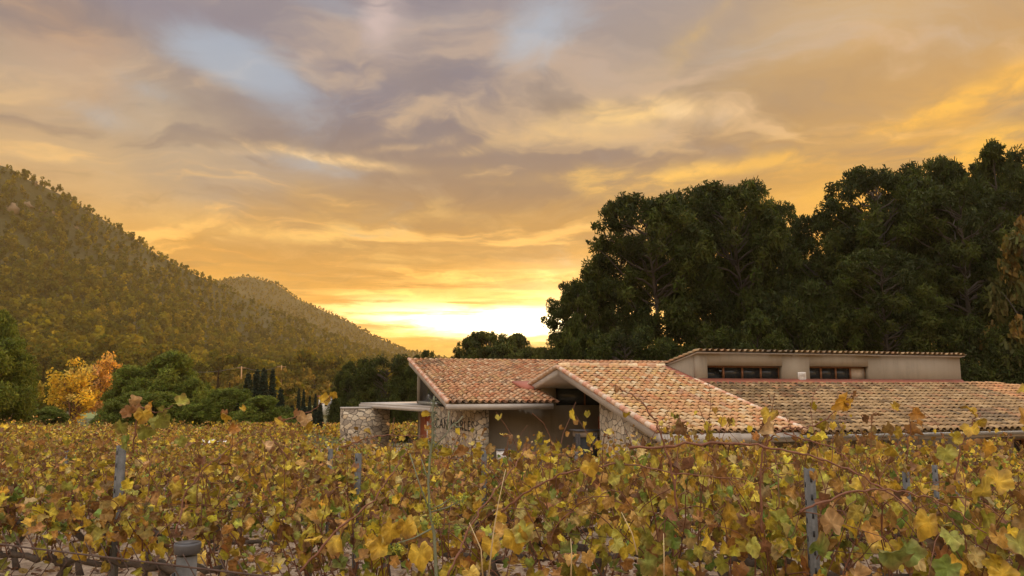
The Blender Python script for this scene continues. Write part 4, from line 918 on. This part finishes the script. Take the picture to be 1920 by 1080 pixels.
for r in range(22):
    q = Q1 + 2.2 * r
    for t in np.arange(-60, 60, 1.08):
        tt = t + rs.normal(0, .06); p = RN * q + RD * tt; x, y = p
        if y < 1.5 or abs(x) > .715 * y + 1.6: continue
        u, v = w2h(x, y)
        if (u > 4.3 and v > 16.0 and v < 47) or (u > 1.0 and v > 23 and v < 44): continue
        if y > 47 and x < -8: continue
        if rs.uniform() < .03: continue
        spots.append((r, x, y, tt))
NEAR = 300; far = spots[NEAR:]
for i, (r, x, y, t) in enumerate(spots[:NEAR]):
    z = float(gz(x, y)); rz = RANG + rs.normal(0, .05) + (math.pi if rs.uniform() < .5 else 0); lab = 'autumn grapevine in the %s vine row from the wire fence' % ORD[min(r, 11)]; grp = 'grapevines of the %s row' % ORD[min(r, 11)]
    s = rs.uniform(.93, 1.08); k = rs.randint(10)
    o = tag(empty('grapevine', (x, y, z), rz), lab, 'grapevine', grp)
    for nm, me in zip(('trunk', 'canes', 'leaves'), VH[k % 7] if r == 0 else VA[k] if r < 4 else VB[k % 8]): addmesh(nm, me, o)
    o.scale = (s, s, s * rs.uniform(.94, 1.07) * ((1.0 if x < .3 else 1.09) if r < 4 else (.92 if x < 1 else 1.08)))
mb = MB(); n = len(far); per = 130; P = np.array([(x, y, gz(x, y)) for _, x, y, _ in far])
off = np.stack([rs.uniform(-.6, .6, (n, per)), rs.normal(0, .22, (n, per)), .55 + 1.1 * rs.beta(2.2, 1.5, (n, per))], 2)
Q = P[:, None, :] + np.stack([off[..., 0] * RD[0] + off[..., 1] * RN[0], off[..., 0] * RD[1] + off[..., 1] * RN[1], off[..., 2]], 2)
N = n * per; O = np.stack([rs.normal(0, .4, N), np.sign(rs.normal(size=N)) * .8, np.full(N, .3)], 1)
add_leaves(mb, rs, Q.reshape(-1, 3), O, rs.uniform(.09, .17, N), leaf_cols(rs, (off[..., 2].ravel() - .55) / .7, N), 1)
for i in range(0, n): mb.tube([P[i] + (0, 0, -.05), P[i] + (.02, 0, .7)], [.04, .035], 4, 1, False)
for i in range(n * 3):
    b = P[i % n] + np.array([rs.uniform(-.5, .5), rs.uniform(-.2, .2), .7]); mb.tube(cane_path(rs, b, (rs.normal(0, .5), rs.normal(0, .5), 1), rs.uniform(.7, 1.3), 4, .15), [.006, .006, .005, .004, .004], 3, 2, False)
o = mb.build('vineyard', ['leaf', 'bark', 'cane']); kind(o, 'stuff'); o['label'] = 'farther vine rows running back towards the trees'
# fallen leaves on the soil
n = 16000; x = rs.uniform(-14, 14, n); y = rs.uniform(2.6, 17, n); k = np.abs(x) < .75 * y + 1; x, y = x[k], y[k]; n = len(x)
mb = MB(); P = np.stack([x, y, gz(x, y) + .02 + (np.sin(x * 2.1 + np.sin(y * 1.7)) * np.sin(y * 2.6 + 1.3 * np.sin(x))) * .03], 1)
nn = rs.normal(0, .35, (n, 3)); nn[:, 2] = 1; W = np.broadcast_to(LT1, (n, 8, 3)).copy(); W[..., 2] = np.abs(LT1[None, :, 0]) * rs.uniform(0, .8, (n, 1))
FC = np.array([(.17, .085, .045), (.24, .13, .065), (.11, .055, .03), (.30, .19, .09), (.34, .22, .06)])[rs.randint(5, size=n)] * rs.uniform(.7, 1.2, (n, 1))
mb.inst(LT1, LF1, P, frames(nn, rs.normal(size=(n, 3))), rs.uniform(.06, .11, n), FC, 0, W); kind(mb.build('fallen_leaves', 'leaf'), 'stuff')['label'] = 'dry brown leaves scattered on the vineyard soil'
# ------------------------------------------------------------------ trellis posts and wires
def post_mesh(h):
    mb = MB(); w, d, t = .026, .03, .004
    mb.box(-w, w, -d, -d + t, -.3, h); mb.box(-w, -w + t, -d + t, d, -.3, h); mb.box(w - t, w, -d + t, d, -.3, h); mb.box(-w + t, -w + t + .012, d - t, d, -.3, h); mb.box(w - t - .012, w - t, d - t, d, -.3, h)
    mb.box(-.012, .012, -d - .005, -d - .0005, -.3, h)
    z = h - .06
    while z > .3: mb.box(-.006, .006, -d - .0085, -d - .0055, z - .017, z + .017, 1); mb.box(-w - .003, -w - .0005, -.010, .006, z - .05, z - .02, 1); z -= .105
    return mb.mesh('post', ['steel', 'slot'])
PM = post_mesh(1.62)
posts = [(228, 835, 6.5, 'steel vine post standing proud of the leaves under a leafy shoot'), (1517, 878, 4.6, 'big slotted steel vine post rising from the near leaves'), (672, 850, 8.2, 'steel vine post in line below the stone wall end'), (1698, 885, 6.38, 'slotted steel post behind and beside the big slotted one'),
 (908, 845, 10.1, 'steel vine post in front of the grey wall corner'), (1790, 870, 8.2, 'thin grey vine post near the right vines'), (415, 845, 14.3, 'small grey vine post below the cypress group'), (125, 845, 15, 'short grey vine post near the left edge'), (1080, 845, 12.8, 'thin post below the dark cart'), (1203, 830, 15, 'small steel post before the sloping roof fascia'), (620, 842, 12, 'small post left of the stone wall foot'), (1752, 872, 8.9, 'faint grey post among leaves beside the thin post')]
for px, py, Y, lab in posts:
    p = at(px, py, Y); o = addmesh('vine_post', PM); o.location = (p[0], p[1], p[2] - 1.62); o.rotation_euler = (0, 0, RANG + rs.normal(0, .15)); tag(o, lab, 'vine post', 'steel posts of the vine trellis')
for r in range(4):
    for h, w in ((.64, 'cordon'), (1.12, 'foliage')):
        mb = MB(); q = Q1 + 2.2 * r; pts = []
        for t in np.arange(-16 - r * 2, 9 + r * 2, .9):
            p = RN * q + RD * t; pts.append((p[0] + .02, p[1], float(gz(p[0], p[1])) + h + .012 * math.sin(t * 2.2)))
        mb.tube(pts, .0024 if h < 1 else .002, 4); tag(mb.build('trellis_wire', 'rust'), '%s wire of the %s trellis row' % ('low' if h < 1 else 'upper', ORD[r]), 'wire', 'wires of the vine trellis')
# ------------------------------------------------------------------ near fence
fp = at(352, 1018, 1.9); fa = at(-60, 1009, 2.24); fb = at(760, 1093, 1.62)
g0 = fp[2] - 1.22; t = tag(empty('fence_post', (fp[0], fp[1], g0)), 'round galvanised fence post with a dark grey cap', 'fence post')
MB().tube([(0, 0, -.3), (0, 0, 1.19)], .024, 20).build('tube', 'steel', t, True)
mb = MB(); mb.tube([(0, 0, 1.195), (0, 0, 1.197), (0, 0, 1.216), (0, 0, 1.221), (0, 0, 1.2215), (0, 0, 1.217)], [.027, .030, .032, .031, .027, .001], 24); mb.build('cap', 'cap', t)
mb = MB(); mb.box(-.030, -.0245, -.012, .012, 1.0, 1.15); mb.build('clip', 'dark', t)
fd = np.array([fb[0] - fa[0], fb[1] - fa[1]]); fl = np.linalg.norm(fd); fd = fd / fl; a2 = np.array(fp[:2]) - fd * 2.2 + np.array([fd[1], -fd[0]]) * .03; T0, T1 = -.6, 5.0
def ftop(s): return fp[2] - .047 - .008 * math.sin(s * 1.4)
fen = tag(empty('wire_fence', (a2[0], a2[1], g0)), 'rusty diamond mesh wire fence before the vines', 'fence')
def FPt(s, z): return (fd[0] * s, fd[1] * s, z - g0)
mb = MB(); mb.tube([FPt(s, ftop(s)) for s in np.arange(T0, T1, .2)], .0024, 6); mb.build('top_wire', 'rust', fen)
mb = MB(); dx = .058
for k in range(int((T1 - T0) / dx)):
    pts = []; 
    for i in range(21):
        z = ftop(0) + .028 - i * dx * .95; s = T0 + k * dx + (dx * .5 if (i % 2) else -dx * .5 + .004); pts.append((fd[0] * s + .003 * fd[1] * (1 if i % 2 else -1), fd[1] * s, z - g0))
    mb.tube(pts, .0019, 4, 0, False, None, (fd[1], -fd[0], 0))
mb.build('mesh_panel', 'rust', fen)
# ------------------------------------------------------------------ runners, fennel and straw before the vines
def runner(name, pts, r, lab, leafspec=(), grp='long bare canes arching over the vine rows'):
    P0 = np.array([at(px, py, Y) for px, py, Y in pts]); tt = np.linspace(0, 1, len(P0)); m = len(P0) * 6; ti = np.linspace(0, 1, m)
    Q = np.stack([np.interp(ti, tt, P0[:, k]) for k in range(3)], 1)
    for _ in range(3): Q[1:-1] = (Q[:-2] + Q[1:-1] * 2 + Q[2:]) / 4
    Q[1:-1] += np.random.RandomState(int(pts[0][0])).normal(0, .004, (m - 2, 3))
    base = Q[0].copy(); o = tag(empty(name, tuple(base)), lab, 'cane', grp); mb = MB(); rr = np.linspace(r, r * .45, m); rr[::4] *= 1.35; mb.tube(Q - base, rr, 6); mb.build('stem', 'cane', o)
    if leafspec:
        rl = np.random.RandomState(int(pts[-1][0]) + 5); ll = MB(); n = len(leafspec); P = np.array([at(px, py, Y) for px, py, Y, s, c in leafspec]) - base
        add_leaves(ll, rl, P, np.tile((0, -1.6, .3), (n, 1)) + rl.normal(0, .3, (n, 3)), np.array([s for *_, s, c in leafspec]), np.array([c for *_, c in leafspec], float), 2); ll.build('leaves', 'leaf', o)
Yl, Gl, Bl, Tl = (.52, .34, .04), (.24, .25, .05), (.26, .13, .05), (.42, .27, .12)
runner('vine_cane', [(940, 960, 4.4), (1000, 912, 4.3), (1090, 875, 4.2), (1180, 868, 4.2), (1280, 890, 4.1), (1400, 900, 4.0)], .006, 'cane arching across the middle of the near row', [(1105, 862, 4.2, .10, Yl), (1160, 860, 4.2, .09, Gl)])
runner('vine_cane', [(1180, 840, 4.0), (1300, 832, 3.9), (1400, 832, 3.9), (1500, 850, 3.8), (1580, 875, 3.7), (1680, 930, 3.6), (1760, 1000, 3.5)], .0075, 'thick reddish cane sweeping down towards the big slotted post')
runner('vine_cane', [(1430, 1000, 4.2), (1425, 900, 4.2), (1432, 840, 4.2), (1455, 808, 4.2), (1480, 800, 4.2), (1515, 804, 4.2), (1560, 780, 4.2), (1600, 735, 4.2)], .006, 'dark cane rising over the tiles with an orange leaf at its tip', [(1590, 742, 4.2, .13, (.55, .30, .03)), (1602, 732, 4.19, .06, Bl), (1450, 812, 4.2, .12, Tl), (1580, 752, 4.2, .05, Bl)])
runner('vine_cane', [(1270, 960, 3.8), (1255, 860, 3.8), (1230, 790, 3.8), (1200, 750, 3.8), (1160, 727, 3.8), (1150, 724, 3.8)], .0055, 'cane curving up before the centre roof with a curled dry tip', [(1152, 726, 3.8, .06, Bl)])
runner('vine_cane', [(1470, 812, 4.3), (1560, 838, 4.2), (1600, 870, 4.1), (1640, 960, 4.0)], .0045, 'short cane falling across the gutter end')
runner('vine_cane', [(250, 850, 5.2), (255, 790, 5.2), (260, 760, 5.2), (300, 775, 5.1), (325, 760, 5.1)], .005, 'leafy shoot standing above the left vines', [(250, 775, 5.2, .10, Bl), (243, 745, 5.2, .09, Tl), (270, 765, 5.2, .12, Yl), (292, 778, 5.15, .12, Gl), (310, 765, 5.1, .10, Gl), (326, 755, 5.1, .11, (.34, .33, .06)), (232, 790, 5.2, .12, Gl), (285, 755, 5.1, .08, (.5, .26, .03)), (262, 800, 5.2, .12, Gl), (240, 815, 5.2, .14, (.2, .26, .05)), (302, 782, 5.1, .1, Gl), (255, 758, 5.2, .08, Bl)])
runner('vine_cane', [(540, 860, 6), (500, 808, 6), (530, 790, 6), (560, 780, 6), (590, 768, 6), (612, 750, 6), (622, 742, 6)], .0048, 'thin cane reaching up to single yellow leaves beside the stone wall', [(598, 752, 6, .10, Yl), (622, 744, 6, .09, Yl), (575, 775, 6, .12, Tl), (585, 790, 6, .10, Yl), (560, 768, 6, .07, Bl), (520, 785, 6, .09, Yl), (530, 783, 6, .08, Bl)])
runner('vine_cane', [(640, 838, 5.6), (700, 818, 5.5), (760, 815, 5.5), (800, 818, 5.5)], .005, 'pale cane lying flat over the vines below the stone wall', [(805, 826, 5.5, .10, Gl)])
runner('vine_cane', [(430, 860, 6.4), (436, 820, 6.4), (432, 790, 6.4), (420, 770, 6.4)], .004, 'twig with a yellow leaf pair left of the cypresses', [(430, 788, 6.4, .11, Yl), (440, 795, 6.4, .10, (.45, .2, .04)), (422, 768, 6.4, .07, Bl), (452, 762, 6.4, .07, Yl)])
runner('vine_cane', [(560, 1075, 3.8), (640, 985, 3.9), (700, 940, 4.0), (740, 880, 4.1), (760, 850, 4.2)], .0055, 'red brown cane slanting through the near yellow leaves', [(640, 1000, 3.9, .12, Yl), (600, 1010, 3.9, .1, Yl), (740, 975, 3.8, .13, Yl), (720, 1010, 3.8, .12, Yl), (760, 970, 3.8, .12, (.58, .38, .05)), (785, 1020, 3.7, .13, Yl)])
runner('vine_cane', [(840, 1080, 3.4), (870, 1010, 3.5), (920, 930, 3.6), (960, 880, 3.7), (985, 840, 3.8)], .005, 'red brown cane rising right of the fennel stem', [(960, 990, 3.5, .12, Yl), (990, 980, 3.5, .12, (.34, .32, .06)), (920, 1005, 3.4, .10, Yl)])
runner('vine_cane', [(330, 1000, 4.5), (345, 930, 4.6), (380, 880, 4.6), (430, 840, 4.7), (500, 800, 4.8)], .005, 'red brown cane leaning over the capped fence post')
runner('vine_cane', [(1500, 960, 3.2), (1580, 925, 3.2), (1660, 915, 3.2), (1760, 935, 3.1), (1850, 1000, 3.0)], .005, 'cane bowing over the leaves by the slotted posts', [(1840, 935, 3.0, .125, (.44, .33, .05)), (1860, 915, 3.1, .13, Yl), (1700, 1010, 3.0, .11, (.2, .24, .06)), (1790, 1050, 3.0, .11, (.18, .24, .05)), (1560, 1000, 3.1, .11, Tl), (1650, 1030, 3.0, .115, (.17, .2, .05)), (1600, 1060, 3.0, .10, Tl), (1530, 1040, 3.0, .10, (.14, .2, .04)), (1900, 1000, 3.0, .12, (.3, .28, .06)), (1870, 1060, 2.9, .11, Yl), (1740, 960, 3.0, .12, Yl)])
runner('vine_cane', [(1790, 900, 3.4), (1800, 840, 3.4), (1825, 790, 3.4), (1838, 775, 3.4)], .004, 'thin shoot with yellow leaves rising before the right roof', [(1832, 775, 3.4, .08, Yl), (1820, 795, 3.4, .09, Yl), (1842, 782, 3.4, .06, (.5, .36, .04)), (1770, 835, 3.4, .085, (.40, .40, .09)), (1850, 825, 3.4, .08, (.5, .28, .03))])
runner('vine_cane', [(1700, 870, 3.7), (1705, 800, 3.7), (1708, 775, 3.7)], .003, 'thin twig with one curled rusty leaf before the right roof', [(1709, 772, 3.7, .07, (.42, .20, .04)), (1716, 790, 3.7, .05, (.42, .20, .04)), (1672, 755, 3.72, .05, Yl)])
# fennel
o = tag(empty('fennel', tuple(at(822, 1100, 2.9))), 'tall grey green fennel stem with small yellow flower heads', 'plant'); fb0 = np.array(o.location)
def fpt(px, py, Y=2.9): return at(px, py, Y) - fb0
mb = MB(); mb.tube([fpt(822, 1150), fpt(818, 1080), fpt(814, 1000), fpt(806, 960), fpt(803, 905), fpt(806, 860), fpt(811, 820), fpt(811, 780), fpt(814, 742)], np.array([7, 6.6, 6.2, 5.2, 4.6, 4.6, 4.6, 4.2, 2.4]) / 1000, 8)
for a, b in (((806, 960), (768, 850)), ((806, 955), (850, 930)), ((808, 960), (870, 935)), ((813, 838), (850, 795)), ((850, 795), (868, 780)), ((838, 806), (842, 770)), ((850, 795), (866, 800)), ((812, 990), (740, 1020)), ((806, 905), (790, 860))): mb.tube([fpt(*a), (fpt(*a) + fpt(*b)) / 2 + np.array([0, 0, -.008]), fpt(*b)], [.0034, .0026, .0016], 5)
mb.build('stem', 'stem', o)
rl = np.random.RandomState(5)
for (px, py, r, n) in ((815, 972, .032, 130), (806, 950, .03, 90), (858, 940, .03, 90), (872, 932, .022, 70), (846, 933, .02, 50), (744, 1028, .03, 110), (820, 985, .02, 60)):
    fm = MB(); P, d = clump_points(rl, fpt(px, py), r, n, .7); T, Fq = quad_T(.5, .5); fm.inst(T, Fq, P, rot_rand(rl, n, .5), rl.uniform(.003, .006, n), np.array([(.42, .40, .05), (.26, .32, .06)])[rl.randint(2, size=n)] * rl.uniform(.8, 1.2, (n, 1))); fm.build('flower_head', 'leaf', o)
dm = MB()
for i in range(46):
    z = rl.uniform(742, 830); p = fpt(813 + rl.normal(0, 3), z); dm.tube([p, p + rl.normal(0, .008, 3), p + rl.normal(0, .016, 3) + (0, 0, -.012)], [.0018, .0014, .0008], 4, 0, False)
dm.build('dry_leaves', 'stem', o)
for pts, lab in (([(915, 1090), (925, 1000), (935, 940), (948, 880)], 'longest pale straw stem near the picture middle'), ([(1070, 1090), (1072, 1040), (1070, 1010)], 'short pale straw stem right of the long one'), ([(1245, 1090), (1245, 1040), (1244, 1000)], 'thin upright straw stem below the centre roof'), ([(1195, 1040), (1185, 1000), (1165, 960)], 'leaning straw stem among the olive leaves'), ([(905, 1080), (902, 1030), (880, 980)], 'straw stem crossing behind the longest one')):
    P = np.array([at(px, py, 2.8) for px, py in pts]); b = P[0].copy(); mb = MB(); mb.tube(P - b, np.linspace(.0032, .0012, len(P)), 5); tag(mb.build('straw_stem', 'straw', loc=tuple(b)), lab, 'dry stem', 'dry straw stems before the vines')
# ------------------------------------------------------------------ small far things
mb = MB(); a = at(-40, 793, 78); b = at(58, 793, 78); zb = float(gz(a[0], 78)); mb.box(0, b[0] - a[0], 0, .3, 0, a[2] - zb); mb.box(-.03, b[0] - a[0] + .03, -.04, .34, a[2] - zb + .002, a[2] - zb + .1); tag(mb.build('ochre_wall', 'ochre', loc=(a[0], 78, zb)), 'low ochre wall lit by the sun at the left edge', 'wall')
for i, (px0, py0, px1, py1, lab) in enumerate([(43, 802, 50, 742, 'leaning pole nearest the left edge of the pole pair'), (57, 795, 53, 742, 'straighter pole of the pair under the small tree'), (33, 778, 35, 755, 'short thin pole left of the pole pair')]):
    p, q = at(px0, py0, 66), at(px1, py1, 66); mb = MB(); mb.tube([(0, 0, -.6), tuple((q - p) * .5), tuple(q - p)], [.11, .10, .08], 7); mb.tube([tuple(q - p), tuple(q - p + np.array([0, 0, .1]))], [.07, .06], 7); tag(mb.build('timber_pole', 'pole', loc=tuple(p)), lab, 'pole', 'sunlit timber poles at the left')
p = at(32, 812, 60); mb = MB(); mb.box(-.09, .09, -.09, .09, -.5, .75); mb.box(-.12, .12, -.12, .12, .751, .82); tag(mb.build('gate_pillar', 'white', loc=tuple(p)), 'little white pillar in front of the ochre wall', 'pillar')
lp = []
for px, top, bot, lab in ((453, 687, 720, 'utility pole left of the cypress group'), (528, 685, 706, 'utility pole over the golden trees')):
    p, q = at(px, bot, 150), at(px, top, 150); o = tag(empty('utility_pole', tuple(p)), lab, 'utility pole', 'utility poles before the forest'); MB().tube([(0, 0, -2), tuple(q - p)], [.17, .11], 8).build('pole', 'pole', o); MB().tube([tuple(q - p + np.array([-.9, 0, -.3])), tuple(q - p + np.array([.9, 0, -.3]))], .07, 6).build('crossarm', 'pole', o); lp.append(q)
wp = [at(374, 688, 150), at(410, 693, 150)] + [lp[0]]; mb = MB()
def sagw(a, b, s): t = np.linspace(0, 1, 12)[:, None]; P = a + (b - a) * t; P[:, 2] -= s * 4 * (t * (1 - t))[:, 0]; return P
b0 = lp[0].copy(); mb.tube(sagw(at(300, 686, 148), lp[0], 1.2) - b0, .03, 4); mb.tube(sagw(lp[0], lp[1], .9) - b0, .03, 4); tag(mb.build('power_line', 'steel', loc=tuple(b0)), 'thin sagging power line crossing before the forest', 'cable')
p = at(610, 778, 105); c = tag(empty('cottage', (p[0], p[1], float(p[2])), .3), 'tiny white cottage with a tiled roof between the cypresses', 'house')
MB().box(-.9, .9, -1.2, 1.2, 0, 2.5).build('wall', 'white', c); mb = MB(); mb.prism([(-1.1, -1.4), (1.1, -1.4), (1.1, 1.4), (-1.1, 1.4)], lambda x, y: 2.52 + (1.1 - abs(x)) * .5, lambda x, y: 2.62 + (1.1 - abs(x)) * .5); mb.build('roof', 'flash', c); MB().box(-.2, .2, -1.23, -1.201, 1.2, 2.0).build('window', 'glass', c)
V, Fc = grid_mesh(np.linspace(-62, -52, 8), np.linspace(100, 150, 8), lambda x, y: x * 0 + .05 + (y - 100) * .035); kind(MB().add(V, Fc).build('meadow', 'grass'), 'structure')
V, Fc = grid_mesh(np.linspace(-36, -22, 8), np.linspace(110, 160, 8), lambda x, y: x * 0 + .05 + (y - 110) * .04); kind(MB().add(V, Fc).build('meadow', 'grass'), 'structure')
p = at(405, 829, 25); n = 8; Vv = [(-.45 + .13 * i, -.15 + .3 * j, .03 * math.sin(i * 2 + j * 1.7)) for i in range(n) for j in range(2)]; mb = MB(); mb.add(Vv, [(2 * i, 2 * i + 1, 2 * i + 3, 2 * i + 2) for i in range(n - 1)]); o = mb.build('plastic_sheet', 'white', loc=tuple(p)); o.rotation_euler = (.5, 0, .2); tag(o, 'crumpled white plastic scrap lying on the far vines', 'plastic')
# ------------------------------------------------------------------ haze
hz = bpy.data.materials.new('haze'); hz.use_nodes = True; nt = hz.node_tree; nt.nodes.clear(); out = nt.nodes.new('ShaderNodeOutputMaterial'); pv = nt.nodes.new('ShaderNodeVolumePrincipled')
pv.inputs['Color'].default_value = (.98, .78, .40, 1); pv.inputs['Density'].default_value = .00024; pv.inputs['Anisotropy'].default_value = .2; nt.links.new(pv.outputs[0], out.inputs['Volume'])
mb = MB(); mb.box(-1420, 1420, -320, 1450, -6, 165); M['haze'] = hz; kind(mb.build('haze', 'haze'), 'stuff')
